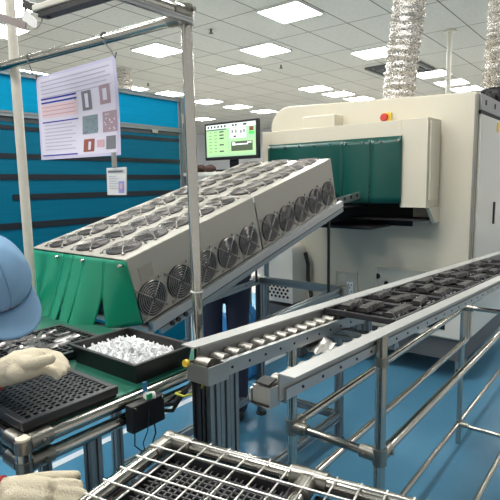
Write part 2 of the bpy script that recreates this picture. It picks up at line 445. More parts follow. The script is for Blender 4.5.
MB().box((XH-.10, 1.56, 1.155), (XM, 1.99, 1.178)).build('drip_tray', BLACK, t, bevel=.003)
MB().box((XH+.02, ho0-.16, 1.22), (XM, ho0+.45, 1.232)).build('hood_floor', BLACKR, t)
# hood curtain: scalloped sheet with slits, hung outside
def curtain(top_a, top_b, drop, zlow, bulge, nx, nz, slits, thick, name, mt, parent, gap=lambda u: 1):
    a, b_ = V(top_a), V(top_b); out = V((-1, 0, 0)); mb = MB()
    edges = [0] + sorted(slits) + [1]
    for e0, e1 in zip(edges, edges[1:]):
        n = max(3, int(nx*(e1-e0)))
        P = []
        for i in range(nz+1):
            v = i/nz; row = []
            for j in range(n+1):
                u = e0 + (e1-e0)*j/n; uu = u
                g = max(0, (v-.5)*2)                    # slit opens towards the bottom
                uu = u + .012*g*((1-(u-e0)/(e1-e0))*(e0 > 0) - ((u-e0)/(e1-e0))*(e1 < 1))*gap(u)
                base = a.lerp(b_, uu)
                L = drop(uu)
                q = base + V((0,0,-1))*L*v + out*(bulge(uu, v) + .006*math.sin(uu*31)*v)
                row.append(q)
            P.append(row)
        mb.grid(P)
    o = mb.build(name, mt, parent, norm=True)
    s_ = o.modifiers.new('solid', 'SOLIDIFY'); s_.thickness = thick
    return o
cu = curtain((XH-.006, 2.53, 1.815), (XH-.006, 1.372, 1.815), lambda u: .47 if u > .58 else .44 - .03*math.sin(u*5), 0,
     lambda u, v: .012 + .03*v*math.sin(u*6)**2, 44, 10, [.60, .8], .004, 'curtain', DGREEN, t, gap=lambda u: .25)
for k in range(9): MB().tube([(XH-.03, 2.49-k*.137, 1.785-.004*(k % 2)), (XH-.0, 2.49-k*.137, 1.785)], .009, 10).build('rivet', STEEL, cu)
# front service recesses
for (x0_, y0_, x1_, y1_, nm) in ((337, 271, 356, 299, 'a'), (377, 267, 425, 300, 'b')):
    P0 = at('X', XM, x0_, y0_); P1 = at('X', XM, x1_, y1_)
    rc = MB().box((XM-.004, P1.y, P1.z), (XM-.0005, P0.y, P0.z)).build('service_recess', mat('recess_grey', (186, 184, 172), .5), t)
    f = MB(); e = .012
    f.box((XM-.012, P1.y-e, P0.z), (XM-.001, P0.y+e, P0.z+e)); f.box((XM-.012, P0.y, P1.z-e), (XM-.001, P0.y+e, P0.z)); f.box((XM-.012, P1.y-e, P1.z-e), (XM-.001, P0.y, P1.z)); f.box((XM-.012, P1.y-e, P1.z), (XM-.001, P1.y, P0.z))
    f.build('recess_frame', CREAM, rc)
    if nm == 'a':
        c = at('X', XM, 350.5, 287)
        MB().box((XM-.014, c.y-.03, c.z-.06), (XM-.004, c.y+.03, c.z+.045)).build('socket', WHITE, rc)
        h = MB()
        for dy, dz in ((-.014,.02),(.014,.02),(0,-.005),(-.014,-.035),(.014,-.035)): h.cbox((XM-.0145, c.y+dy, c.z+dz), (.003, .009, .012))
        h.build('socket_slot', BLACKR, rc)
        c = at('X', XM, 343, 277)
        MB().tube([(XM-.006, c.y, c.z), (XM-.003, c.y, c.z)], .035, 20).build('blank_plate', CREAM, rc)
    else:
        h = MB()
        for px, py, r in ((378, 276, .022), (386.5, 283, .018)):
            c = at('X', XM, px, py); MB().tube([(XM-.01, c.y, c.z), (XM-.004, c.y, c.z)], r, 14).build('cable_hole', BLACKR, rc)
c = at('X', XM, 388, 118)
es = MB().box((XM-.03, c.y-.036, c.z-.036), (XM, c.y+.022, c.z+.036)).build('emergency_stop', YEL, t, bevel=.006)
MB().lathe((XM-.03, c.y+.006, c.z), [(.018,0),(.018,.02),(.03,.022),(.03,.034),(.022,.04)], 18, Matrix.Rotation(-PI/2, 3, 'Y')).build('stop_button', REDB, es)
# lower white front panel and vented cabinet
MB().box((XM-.006, YM+.02, .345), (XM-.001, 1.42, .60)).build('lower_panel', WHITEP, t)
MB().box((XM-.012, 1.12, .40), (XM-.006, 1.30, .50)).build('lower_window', BLACK, t)
c0 = at('X', 3.5, 262, 246); c1 = at('X', 3.5, 293, 302)
cb = MB(); zt, zb = .97, .47; ya, yb = 2.33, 2.70
pr = [(yb, zb), (ya, zb), (ya, zt-.06)] + [(ya+.06-.06*math.cos(k*PI/8), zt-.06+.06*math.sin(k*PI/8)) for k in range(1, 5)] + [(yb, zt)]
cb.prism([(3.5, y, z) for y, z in pr], (.2199, 0, 0))
cab = cb.build('vent_cabinet', WHITEP, t, bevel=.005)
h = MB()
for i in range(7):
    for j in range(5): h.tube([(3.497, ya+.05+i*.042+(j % 2)*.02, zb+.05+j*.03), (3.4995, ya+.05+i*.042+(j % 2)*.02, zb+.05+j*.03)], .0125, 8)
h.build('vent_hole', BLACKR, cab)
MB().tube([(3.66, 2.30, .90), (3.655, 2.27, .8), (3.67, 2.28, .68), (3.65, 2.25, .6), (3.6, 2.2, .52)], .017, 8).build('cable', CABLE, cab)
MB().box((3.5, 2.25, .02), (XM+.04, YL, .44)).build('plinth', SKIRT, t)

RDY = 1.035
# exhaust ducts on the machine
flex('flexible_duct', 'thick silver flexible exhaust duct rising from the cream machine top', [(3.95, 1.615, 2.124), (3.97, 1.60, 2.6), (3.9, 1.47, 3.0), (3.93, 1.50, CEIL)], .122, .055)
flex('flexible_duct', 'silver flexible duct at the right picture edge on a black collar', [(4.75, RDY+.03, 2.26), (4.75, RDY+.02, 2.6), (4.75, RDY, 2.9), (4.75, RDY, CEIL)], .125, .055)
b = MB().lathe((4.75, RDY+.03, 2.1), [(.15,0),(.15,.05),(.128,.08),(.128,.15)], 20)
tag(b.build('duct_collar', BLACK), 'black duct collar on the machine under the right edge duct', 'duct collar')
tag(MB().tube([(4.0, 1.0, 2.125), (4.1, .985, 2.16), (4.2, 1.0, 2.15), (4.62, RDY+.02, 2.2)], .016, 8).build('cable', CABLE), 'black cable lying on the machine roof by the right edge duct', 'cable')

# ------------------------------------------------------------------ monitor on its desk
t = thing('monitor_desk', 'pale narrow raised desk carrying the monitor behind the fan tunnel', 'desk', (3.25, 2.85, 0))
zd = 1.60
MB().box((3.08, 2.46, zd-.03), (3.4, 3.18, zd)).build('desk_top', WHITEP, t, bevel=.004)
for x, y in ((3.12, 2.5), (3.12, 3.14), (3.36, 2.5), (3.36, 3.14)):
    MB().slotbar((x, y, 0), (x, y, zd-.03), .03).build('leg', ALUB, t)
MB().box((3.1, 2.48, 1.2), (3.38, 3.16, 1.22)).build('lower_shelf', WHITEP, t)
t = thing('monitor', 'flat black framed monitor showing a green control screen', 'monitor', (3.22, 2.74, zd))
ym0, ym1, zm0, zm1 = 2.452, 3.027, 1.70, 2.01
b = MB().box((3.2, ym0, zm0), (3.235, ym1, zm1)); b.build('case', BLACK, t, bevel=.005)
def scr():
    mb = MB(); x = 3.1995
    def rect(u0, v0, u1, v1, mi, k):      # u from the viewer's left (larger y), v down
        mb.mi = mi; W = ym1-ym0-.04; Hh = zm1-zm0-.045
        ya_ = ym1-.02-u0*W; yb_ = ym1-.02-u1*W; za = zm1-.018-v0*Hh; zb_ = zm1-.018-v1*Hh
        mb.faces([(x-k*.0004, ya_, za), (x-k*.0004, yb_, za), (x-k*.0004, yb_, zb_), (x-k*.0004, ya_, zb_)], [(0,1,2,3)])
    rect(0, 0, 1, 1, 0, 0)
    rect(0, 0, 1, .13, 1, 1)
    for i in range(6): rect(.03+i*.07, .03, .065+i*.07, .1, 4, 2)
    for i in range(2): rect(.54+i*.06, .03, .58+i*.06, .09, 4, 2)
    rect(.76, .03, .83, .09, 4, 2)
    rect(.01, .14, .42, .17, 4, 1)
    rect(.02, .19, .45, .93, 2, 1)
    for i in range(7):
        rect(.06, .22+i*.1, .12, .245+i*.1, 3, 2); rect(.17, .22+i*.1, .23, .245+i*.1, 3, 2)
        if i not in (3, 5): rect(.28, .21+i*.1, .37, .25+i*.1, 4, 2)
    rect(.49, .15, .82, .46, 1, 1)
    for a_, b_ in ((.53, .2), (.60, .2), (.70, .22), (.76, .2)): rect(a_, b_, a_+.035, b_+.1, 5, 2)
    rect(.57, .38, .62, .43, 4, 2)
    rect(.88, .15, .96, .27, 6, 1); rect(.87, .29, .97, .37, 7, 1)
    rect(.49, .5, .99, .93, 2, 1)
    rect(.52, .56, .94, .85, 8, 2); rect(.57, .63, .85, .67, 1, 3); rect(.54, .58, .6, .68, 1, 3); rect(.84, .58, .92, .63, 1, 3)
    cols = [((150, 190, 150), .85), ((222, 228, 226), .9), ((158, 200, 142), .9), ((100, 150, 92), .8), ((36, 54, 56), .8), ((120, 130, 130), .8), ((110, 60, 40), .8), ((60, 210, 70), 1.0), ((74, 84, 64), .8)]
    mb.build('screen', [emit('screen_colour', c, s_*.34) for c, s_ in cols], t, norm=False)
scr()
MB().box((3.235, 2.70, 1.62), (3.26, 2.78, 1.85)).build('stand', BLACK, t)
MB().box((3.14, 2.62, zd), (3.34, 2.86, zd+.02)).build('stand_base', BLACK, t, bevel=.004)
for x, y, r, lb in ((3.16, 3.05, .055, 'dark brown pouch on the pale desk left under the monitor'), (3.15, 2.93, .05, 'dark brown pouch on the pale desk closer to the monitor middle')):
    b = MB().ball((x, y, zd+r*.62), (r*.9, r*1.25, r*.62))
    for v in b.bm.verts: v.co += V((random.gauss(0,1),)*3)*.002
    tag(b.build('pouch', BROWN), lb, 'pouch')

# ------------------------------------------------------------------ fan tunnels
YD, DW = 1.33, .60
ang = math.radians(15.2)
A0 = at('Y', YD, 126, 260)
ta = V((math.cos(ang), 0, math.sin(ang))); tn = V((-math.sin(ang), 0, math.cos(ang)))
def TP(t_, v_, s_): return A0 + ta*t_ + V((0, 1, 0))*v_ - tn*s_      # along, across (away), down
TM = Matrix.Identity(4)
for i in range(3): TM[i][0] = ta[i]; TM[i][1] = (0, 1, 0)[i]; TM[i][2] = tn[i]; TM[i][3] = A0[i]
HT = .24
fan_me = None
def make_fan(parent, M):
    global fan_me
    if fan_me is None:
        b = MB()
        b.lathe((0,0,0), [(.064,0),(.064,.003),(.058,.004)], 28)
        h = MB(); h.mi = 0
        b.mi = 1
        b.lathe((0,0,.003), [(.022,0),(.022,.005),(.018,.006)], 16)
        for k in range(7):
            a = 2*PI*k/7; pts = []
            for r in (.021, .04, .056):
                for da, z in ((-.26, .0042), (.26, .0072)):
                    th = a + da + r*6; pts.append((r*math.cos(th), r*math.sin(th), z))
            b.faces(pts, [(0,1,3,2), (2,3,5,4)])
        b.mi = 0
        g = MB()
        for r in (.018, .027, .036, .045, .054, .0625): g.ring((0,0,.0095), (0,0,1), r, .0011, 26, 5)
        for k in range(4):
            a = PI/4 + k*PI/2 + .12; c, s_ = math.cos(a), math.sin(a)
            g.tube([(c*.006, s_*.006, .0108), (c*.068, s_*.068, .0108), (c*.078, s_*.078, .003)], .0019, 6)
            g.lathe((c*.079, s_*.079, 0), [(.0062,0),(.0062,.005),(.003,.006)], 10)
        fan_me = (b.mesh('fan', [FANB, FANBLADE]), g.mesh('fan_guard', GUARD))
    o = bpy.data.objects.new('fan', fan_me[0]); COL.objects.link(o); o.parent = parent
    L = Matrix.Translation(-worldloc(parent)) @ M; o.matrix_local = L
    g = bpy.data.objects.new('fan_guard', fan_me[1]); COL.objects.link(g); g.parent = o
    return o
def tunnel(name, label, t0, t1, first, pitch, sfirst, spitch, near):
    base = TP((t0+t1)/2, DW/2, HT)
    r = thing(name, label, 'cooling tunnel', base, 'fan cooling tunnel sections')
    b = MB(); th = .004
    b.box((t0, 0, -HT), (t1, th, 0), TM); b.box((t0, DW-th, -HT), (t1, DW, 0), TM); b.box((t0, th, -th), (t1, DW-th, 0), TM)
    if not near: b.box((t1-th, th, -.09), (t1, DW-th, -th), TM)
    b.build('housing', TUN, r, bevel=.003)
    RX = Matrix.Rotation(PI/2, 4, 'X')
    for k in range(5):
        for v in (.115, .30, .485):
            make_fan(r, TM @ Matrix.Translation((first+pitch*k, v, .0006)) @ Matrix.Rotation(random.uniform(-.12, .12), 4, 'Z'))
        make_fan(r, TM @ Matrix.Translation((sfirst+spitch*k, -.0006, -.168)) @ RX @ Matrix.Rotation(random.uniform(-.1, .1), 4, 'Z'))
    return r
tu1 = tunnel('cooling_tunnel', 'near lower fan tunnel section with a bright green flap curtain', 0, .703, .085, .134, .0605, .14, True)
tu2 = tunnel('cooling_tunnel', 'far upper fan tunnel section ending in front of the machine hood', .713, 1.40, .713+.075, .134, .785, .1335, False)
# faded rectangle label on the near side and rivets
MB().box((.035, -.0016, -.095), (.095, -.0003, -.045), TM).build('faded_label', mat('label_grey', (150, 146, 136), .5), tu1)
MB().box((.03, -.0016, -.155), (.075, -.0003, -.10), TM).build('faded_label', MATS['label_grey'], tu1)
# near curtain, draped from the end top edge outwards
def drop1(u): return .245
e0 = TP(-.006, DW+.01, .004); e1 = TP(-.006, -.004, .004)
cu = curtain(e0, e1, lambda u: .246 - (.0 if u < .80 else .02*(u-.8)*5), 0,
   lambda u, v: (.085*(v**1.2))*(1 - max(0, (u-.62)/.38)**1.6)-.055*v*max(0, (u-.62)/.38), 60, 14, [.40, .50, .61, .80], .003, 'curtain', GREEN, tu1, gap=lambda u: 3.6 if u > .70 else (1.0 if u > .45 else .35))
for u in (.02, .35, .62, .97):
    q = V(e0).lerp(V(e1), u); MB().tube([q+V((-.016, 0, -.014)), q+V((.003, 0, -.014))], .0055, 10).build('rivet', STEEL, cu)
MB().box((0.002, .004, -HT+.002), (.006, DW-.004, -.03), TM).build('interior_shade', BLACKR, tu1)  # black sheet stands for the dark tunnel interior behind the curtain

# inclined belt conveyor under the tunnels
t = thing('inclined_conveyor', 'inclined belt conveyor with aluminium side rails under the fan tunnels', 'conveyor', TP(.7, DW/2, .32))
for v in (-.012, DW+.012):
    b = MB().box((.02, v-.012, -HT-.034), (1.43, v+.012, -HT-.002), TM); b.build('side_rail', ALU, t)
    b = MB().box((.05, v-.008, -HT-.062), (1.43, v+.008, -HT-.04), TM); b.build('side_rail', ALUB, t)
MB().box((.02, .01, -HT-.03), (1.42, DW-.01, -HT-.012), TM).build('belt', mat('green_belt', (28, 70, 60), .6), t)
for tt in (.03, 1.41): MB().tube([TP(tt, 0, HT+.03), TP(tt, DW, HT+.03)], .02, 14).build('drum', DULL, t)
b = MB()
for tt in (.10, .13, .17): b.tube([TP(tt, -.03, HT+.045), TP(tt, -.02, HT+.045)], .009, 10)
b.build('bolt', BLACK, t)
# take-over rail to the hood
b = MB(); ra = V((2.75, 1.68, 1.335)); rb = V((3.60, 1.68, 1.42))
b.bar(ra, rb, .012, .05)
o = b.build('transfer_rail', ALU, t)
b = MB()
for k in range(9):
    q = ra.lerp(rb, (k+.5)/9); b.tube([q+V((0,-.012,.006)), q+V((0,-.004,.006))], .012, 10)
b.build('rail_hole', BLACKR, o)
MB().bar(ra+V((0, .5, 0)), rb+V((0, .5, 0)), .012, .05).build('transfer_rail', ALU, t)
MB().box((ra.x, 1.69, ra.z-.02), (rb.x, 2.17, ra.z-.012)).build('transfer_belt', BLACK, t)
MB().bar(TP(1.40, -.012, HT+.02), (ra.x, 1.68, ra.z), .02, .03).build('rail_link', DULL, t)

# support frame
t = thing('support_frame', 'aluminium profile stand with thin rods carrying the inclined conveyor', 'frame', (1.9, 1.6, 0))
FX = 2.48; fy0, fy1 = 1.33, 1.90; fz = .895
def fbar(n_, a, b_, w_=.04): return MB().slotbar(a, b_, w_).build(n_, ALUB, t)
fbar('top_beam', (FX, fy0-.02, fz), (FX, fy1+.02, fz))
fbar('top_beam', (FX, fy0, fz), (1.25, fy0, fz-.05)); fbar('top_beam', (FX, fy1, fz), (1.25, fy1, fz-.08))
for x in (FX, 1.35):
    for y in (fy0, fy1): fbar('leg', (x, y, .02), (x, y, fz-.02 if x == FX else fz-.08))
    fbar('cross_beam', (x, fy0, .15), (x, fy1, .15))
fbar('lower_beam', (FX, fy0, .15), (1.35, fy0, .15)); fbar('lower_beam', (FX, fy1, .15), (1.35, fy1, .15))
for x in (FX, 1.35):
    for y in (fy0, fy1): MB().lathe((x, y, 0), [(.035,0),(.035,.008),(.008,.014),(.008,.03)], 12).build('foot', BLACK, t)
for x, y in ((2.35, fy0), (2.42, fy1-.02), (1.6, fy1-.02)):
    zt = A0.z + (x-A0.x)*math.tan(ang) - HT/math.cos(ang) - .05
    MB().tube([(x, y, fz-.05*(FX-x)), (x, y, zt)], .008, 8).build('rod', BLACK, t)
b = MB().cbox((FX, fy0-.015, fz), (.06, .05, .05)); b.build('corner_joint', JOINT, t, bevel=.006)
b = MB().cbox((FX, fy1+.015, fz), (.06, .05, .05)); b.build('corner_joint', JOINT, t, bevel=.006)

# ------------------------------------------------------------------ work table with overhead frame
TX0, TX1, TY0, TY1, TZ = .425, 1.02, .893, 1.93, 1.03
t = thing('work_table', 'steel pipe work table with overhead rail, in front of the green curtain', 'table', (.7, 1.4, 0))
PR = .0142
MB().box((TX0+.02, TY0+.025, TZ-.03), (TX1, TY1-.02, TZ-.012)).build('tabletop', mat('grey_table_board', (120, 124, 122), .5), t)
def pipe(n_, a, b_, r=PR, m_=STEEL): return MB().tube([a, b_], r, 14).build(n_, m_, t)
pipe('front_rail', (TX0, TY0, TZ-.013), (TX1-.12, TY0, TZ-.013)); pipe('front_rail', (TX0, TY0, TZ-.053), (TX1-.12, TY0, TZ-.053))
pipe('side_rail', (TX0, TY0, TZ-.013), (TX0, TY1, TZ-.013)); pipe('side_rail', (TX0, TY0, TZ-.053), (TX0, TY1, TZ-.053))
pipe('rear_rail', (TX0, TY1, TZ-.02), (TX1, TY1, TZ-.02))
pipe('foot_rail', (TX0, TY0, .25), (TX0, TY1, .25)); pipe('foot_rail', (TX0, TY1, .25), (TX1, TY1, .25))
cor = pipe('leg', (TX0, TY0, 0), (TX0, TY0, TZ-.002), .0150)
MB().tube([(TX0, TY0, TZ-.002), (TX0, TY0, TZ+.002)], .0138, 14).build('end_cap', mat('cream_cap', (226, 220, 200), .5), cor)
pipe('leg', (TX0, TY1, 0), (TX0, TY1, TZ)); pipe('leg', (TX1, TY1, 0), (TX1, TY1, TZ))
for z in (TZ-.013, TZ-.053):
    b = MB().tube([(TX0, TY0, z-.014), (TX0, TY0, z+.009)], .0168, 16)
    b.tube([(TX0+.01, TY0, z), (TX0+.055, TY0, z)], .0168, 16); b.tube([(TX0, TY0+.01, z), (TX0, TY0+.055, z)], .0168, 14)
    b.tube([(TX0+.035, TY0-.024, z+.0), (TX0+.035, TY0-.012, z)], .006, 8)
    b.build('pipe_joint', JOINT, t)
for x, y, w_ in ((.575, TY0+.005, .028), (.535, 1.03, .022)):
    MB().slotbar((x, y, 0), (x, y, TZ-.053), w_).build('leg', ALUB, t)
# overhead
P_top = V((.90, .90, 1.885))
pl = MB().tube([(.908, .90, 0), (.908, .90, 1.1), (.898, .90, 1.90)], .0136, 16).build('upright', STEEL, t)
MB().ring((.906, .90, 1.225), (0, 0, 1), .0145, .0022, 18, 6).build('cable_tie', WHITE, pl)
pipe('overhead_rail', (.90, .915, 1.900), (.90, 2.05, 1.930), .0140)
pipe('overhead_beam', (.898, .90, 1.905), (-.3, .90, 1.895), .0150)
MB().slotbar((.898, .882, 1.885), (.2, .872, 1.878), .012).build('cable_channel', ALU, t)
b = MB().tube([(.898, .90, 1.88), (.898, .90, 1.925)], .019, 14); b.tube([(.898, .90, 1.905), (.85, .90, 1.905)], .019, 14); b.tube([(.898, .91, 1.901), (.898, .955, 1.902)], .0185, 14)
b.tube([(.902, .875, 1.914), (.902, .884, 1.914)], .006, 8); b.build('pipe_joint', JOINT, t)
wp0 = at('X', .93, 29, 252); wp1 = at('X', .93, 17, 96); 
wd = (wp1-wp0).normalized()
wq = wp0 - wd*(wp0.z-TZ)/wd.z
MB().tube([wq, wp1 + wd*.42], .0170, 14).build('white_post', WHITEPIPE, t)
pipe('side_upright', (TX0, TY1, TZ), (TX0, TY1, 1.93)); pipe('overhead_beam', (TX0, TY1, 1.925), (.93, TY1+.03, 1.925))
# mat
tag(MB().box((TX0+.03, TY0+.02, TZ-.012), (.985, 1.72, TZ-.006)).build('bench_mat', MAT_G), 'green rubber bench mat covering the work table', 'mat')
ZT = TZ-.006

# perforated / pocket trays
def tray(name, label, lo, hi, z0, h, nx, ny, group, bars=.0035, rot=0):
    x0, y0 = lo; x1, y1 = hi
    c = V(((x0+x1)/2, (y0+y1)/2, z0))
    r = thing(name, label, 'tray', c, group)
    rim = .012
    b = MB(); b.box((x0, y0, z0), (x1, y1, z0+h*.45))
    b.build('base', BLACKR, r)
    b = MB()
    b.box((x0-.004, y0-.004, z0+h*.3), (x1+.004, y0+rim, z0+h)); b.box((x0-.004, y1-rim, z0+h*.3), (x1+.004, y1+.004, z0+h)); b.box((x0-.004, y0+rim, z0+h*.3), (x0+rim, y1-rim, z0+h)); b.box((x1-rim, y0+rim, z0+h*.3), (x1+.004, y1-rim, z0+h))
    b.build('rim', TRAY, r, bevel=.002)
    b = MB()
    for i in range(1, nx):
        x = x0+rim+(x1-x0-2*rim)*i/nx; b.box((x-bars, y0+rim, z0+h*.4), (x+bars, y1-rim, z0+h*.93))
    for j in range(1, ny):
        y = y0+rim+(y1-y0-2*rim)*j/ny; b.box((x0+rim, y-bars, z0+h*.4), (x1-rim, y+bars, z0+h*.93))
    b.build('grid', TRAY, r)
    if rot: r.rotation_euler.z = rot
    return r
tray('parts_tray', 'black perforated tray lying at the front corner of the work table', (.437, .912), (.652, 1.165), ZT+.002, .026, 12, 15, 'black trays', .0033)
tr2 = tray('parts_tray', 'black tray with crumpled film under the cap, at the curtain outlet', (.47, 1.218), (.87, 1.50), ZT+.002, .022, 18, 12, 'black trays', .0022)
b = MB()
for k in range(60):
    x = random.uniform(.60, .80); y = random.uniform(1.28, 1.44); a = random.uniform(-.5, .9); l = random.uniform(.012, .03)
    z = ZT+.027+random.uniform(0, .003); d_ = V((math.cos(a), math.sin(a), 0)); n_ = V((-math.sin(a), math.cos(a), .3))
    b.faces([V((x,y,z))-d_*l-n_*.003, V((x,y,z))+d_*l-n_*.003, V((x,y,z+.003))+d_*l+n_*.003, V((x,y,z+.002))-d_*l+n_*.003], [(0,1,2,3)])
o = b.build('plastic_film', mat('crinkled_clear_film', (112, 111, 110), .2, .3), None)
tag(o, 'crumpled clear plastic film scraps lying on the black tray under the cap', 'film', None, 'stuff')

# black bin with clear pieces
B0, B1 = (.722, .930), (.912, 1.20)
t = thing('parts_bin', 'deep black plastic bin of clear pieces on the work table', 'bin', (.815, 1.06, ZT))
def taper_box(mb, lo, hi, z0, z1, ins, th):
    (x0, y0), (x1, y1) = lo, hi
    outer_t = [(x0,y0,z1),(x1,y0,z1),(x1,y1,z1),(x0,y1,z1)]; i = ins
    outer_b = [(x0+i,y0+i,z0),(x1-i,y0+i,z0),(x1-i,y1-i,z0),(x0+i,y1-i,z0)]
    inn_t = [(x0+th,y0+th,z1),(x1-th,y0+th,z1),(x1-th,y1-th,z1),(x0+th,y1-th,z1)]
    inn_b = [(x0+i+th,y0+i+th,z0+th),(x1-i-th,y0+i+th,z0+th),(x1-i-th,y1-i-th,z0+th),(x0+i+th,y1-i-th,z0+th)]
    P = outer_t+outer_b+inn_t+inn_b; F = [(4,5,6,7)[::-1], (12,13,14,15)]
    for k in range(4):
        n = (k+1) % 4; F += [(k, n, 4+n, 4+k), (8+n, 8+k, 12+k, 12+n), (k, 8+k, 8+n, n)]
    mb.faces(P, F)
b = MB(); taper_box(b, B0, B1, ZT, ZT+.052, .008, .004); b.build('tub', BLACK, t)
b = MB(); e = .007; z = ZT+.050
b.box((B0[0]-e, B0[1]-e, z-.004), (B1[0]+e, B0[1]+.002, z+.003)); b.box((B0[0]-e, B1[1]-.002, z-.004), (B1[0]+e, B1[1]+e, z+.003)); b.box((B0[0]-e, B0[1], z-.004), (B0[0]+.002, B1[1], z+.003)); b.box((B1[0]-.002, B0[1], z-.004), (B1[0]+e, B1[1], z+.003))
b.build('rim', BLACK, t, bevel=.002)
b = MB()
for k in range(620):
    u, v = random.random(), random.random()
    x = B0[0]+.018+u*(B1[0]-B0[0]-.036); y = B0[1]+.018+v*(B1[1]-B0[1]-.036)
    hgt = .03+.026*math.sin(PI*min(1, u*1.0+.05))*math.sin(PI*v)+random.uniform(-.012, .006)
    l = random.uniform(.006, .013); M_ = Matrix.Translation((x, y, ZT+hgt)) @ Matrix.Rotation(random.uniform(0, 6.3), 4, 'Z') @ Matrix.Rotation(random.uniform(-.9, .9), 4, 'Y') @ Matrix.Rotation(random.uniform(0, 6), 4, 'X')
    b.box((-l, -.0032, -.0016), (l, .0032, .0016), M_)
b.box((B0[0]+.012, B0[1]+.012, ZT+.006), (B1[0]-.012, B1[1]-.012, ZT+.028))
pm = mat('clear_white_plastic', (246, 247, 248), .2, 0, trans=.08)
tag(b.build('plastic_pieces', pm, origin=(.815, 1.06, ZT+.006)), 'heap of small clear white plastic pieces filling the black bin', 'plastic pieces', None, 'stuff')

# ------------------------------------------------------------------ poster, badge, work light
XP = .885
t = thing('poster', 'laminated white instruction poster hanging by wire hooks from the overhead rail', 'poster', (XP, 1.395, 1.72))
pc = [at('X', XP, 36, 78), at('X', XP, 115, 55.5), at('X', XP, 121, 155), at('X', XP, 41.5, 160)]
def pq(u, v, k=0):
    a = pc[0].lerp(pc[1], u); b_ = pc[3].lerp(pc[2], u); q = a.lerp(b_, v); q.x += .012*math.sin(PI*v)*math.sin(PI*u*.9) - k*.0006; return q
mb = MB()
def prect(u0, v0, u1, v1, mi, k):
    mb.mi = mi; nu = max(1, int((u1-u0)*12)); nv = max(1, int((v1-v0)*12))
    mb.grid([[pq(u0+(u1-u0)*j/nu, v0+(v1-v0)*i/nv, k) for j in range(nu+1)] for i in range(nv+1)])
prect(0, 0, 1, 1, 0, 0); prect(.025, .03, .965, .97, 1, 1)
for i in range(5): prect(.06, .07+i*.045, .93-.05*(i % 2), .082+i*.045, 3, 2)
prect(.05, .265, .5, .285, 2, 2); prect(.05, .31, .5, .33, 2, 2); prect(.05, .345, .5, .50, 4, 2)
for i in range(3): prect(.06, .37+i*.045, .48, .38+i*.045, 5, 3)
prect(.05, .545, .5, .56, 2, 2)
for i in range(8): prect(.07, .585+i*.042, .42+.05*((i*7) % 2), .596+i*.042, 3, 2); 
prect(.03, .945, .5, .96, 2, 2)
for (u, v, uu, vv, mi) in ((.56, .27, .68, .48, 6), (.78, .25, .91, .45, 7), (.55, .54, .74, .74, 8), (.8, .53, .97, .745, 7), (.57, .80, .7, .94, 9), (.84, .79, .95, .93, 6), (.73, .82, .82, .9, 5)):
    prect(u, v, uu, vv, mi, 2)
prect(.6, .3, .64, .45, 1, 3); prect(.82, .29, .87, .41, 1, 3); prect(.63, .83, .66, .92, 1, 3); prect(.47, .33, .49, .345, 10, 4)
for i in range(14):
    u = .56+.17*random.random(); v = .56+.16*random.random(); prect(u, v, u+.015, v+.015, 6, 3)
    u = .81+.13*random.random(); v = .55+.17*random.random(); prect(u, v, u+.015, v+.015, 1, 3)
pm_ = [mat('laminate_edge', (206, 204, 232), .12), mat('poster_paper', (222, 218, 236), .18), mat('print_blue', (62, 66, 170), .25), mat('print_grey', (184, 182, 206), .25), mat('print_pink', (232, 206, 214), .2), mat('print_rose', (206, 168, 178), .25), mat('photo_grey', (118, 120, 128), .25), mat('photo_mauve', (168, 144, 156), .25), mat('photo_teal', (128, 148, 158), .25), mat('photo_red', (150, 84, 70), .25), mat('print_olive', (158, 164, 60), .3)]
sh = mb.build('sheet', pm_, t, norm=False)
for q, px, py in ((pc[0], 31, 58), (pc[1], 105, 33)):
    rr = at('X', .90, px, py); rr.z = 1.9 + (rr.y-.915)*.0264
    b = MB(); pts = []
    for k in range(9): a = PI*(1.0 - k/8*1.15); pts.append(rr+V((-.0165*math.cos(a)*-1, 0, .0165*math.sin(a)))) 
    pts = [rr+V((.0165*math.cos(a), 0, .0165*math.sin(a))) for a in [ -.3+k*(PI+.3)/8 for k in range(9)]]
    pts += [V((XP-.003, q.y+.012, q.z+.015)), V((XP-.004, q.y-.006, q.z-.008)), V((XP-.004, q.y-.012, q.z+.006))]
    b.tube(pts, .0019, 6).build('wire_hook', SKIRT, t)
bd = [at('X', XP, 106.5, 168), at('X', XP, 126, 167), at('X', XP, 126, 195), at('X', XP, 107.5, 195)]
t = thing('badge_holder', 'white plastic badge card clipped below the poster corner', 'badge', tuple((bd[0]+bd[2])/2))
mb = MB()
def brect(u0, v0, u1, v1, mi, k):
    mb.mi = mi
    f = lambda u, v: bd[0].lerp(bd[1], u).lerp(bd[3].lerp(bd[2], u), v) + V((-.0006*k, 0, 0))
    if k == 0: mb.prism([f(u0,v0), f(u1,v0), f(u1,v1), f(u0,v1)], (.003, 0, 0))
    else: mb.faces([f(u0,v0), f(u1,v0), f(u1,v1), f(u0,v1)], [(0,1,2,3)])
brect(0, 0, 1, 1, 0, 0); brect(.06, .07, .94, .2, 1, 1); brect(.1, .11, .85, .17, 2, 2)
for i in range(6): brect(.12, .3+i*.09, .52+.1*(i % 2), .325+i*.09, 3, 1)
brect(.62, .5, .92, .93, 4, 1); brect(.7, .58, .84, .8, 5, 2)
mb.build('card', [mat('card_white', (224, 226, 228), .2), mat('card_grey', (190, 194, 200), .3), mat('card_print', (90, 96, 104), .4), mat('card_lines', (176, 180, 190), .4), mat('card_photo', (150, 150, 214), .3), mat('card_face', (206, 176, 190), .3)], t, norm=False)
cl = at('X', XP, 114.5, 160)
MB().box((XP-.006, cl.y-.007, cl.z-.020), (XP+.004, cl.y+.007, cl.z+.022)).build('clip', DULL, t, bevel=.002)

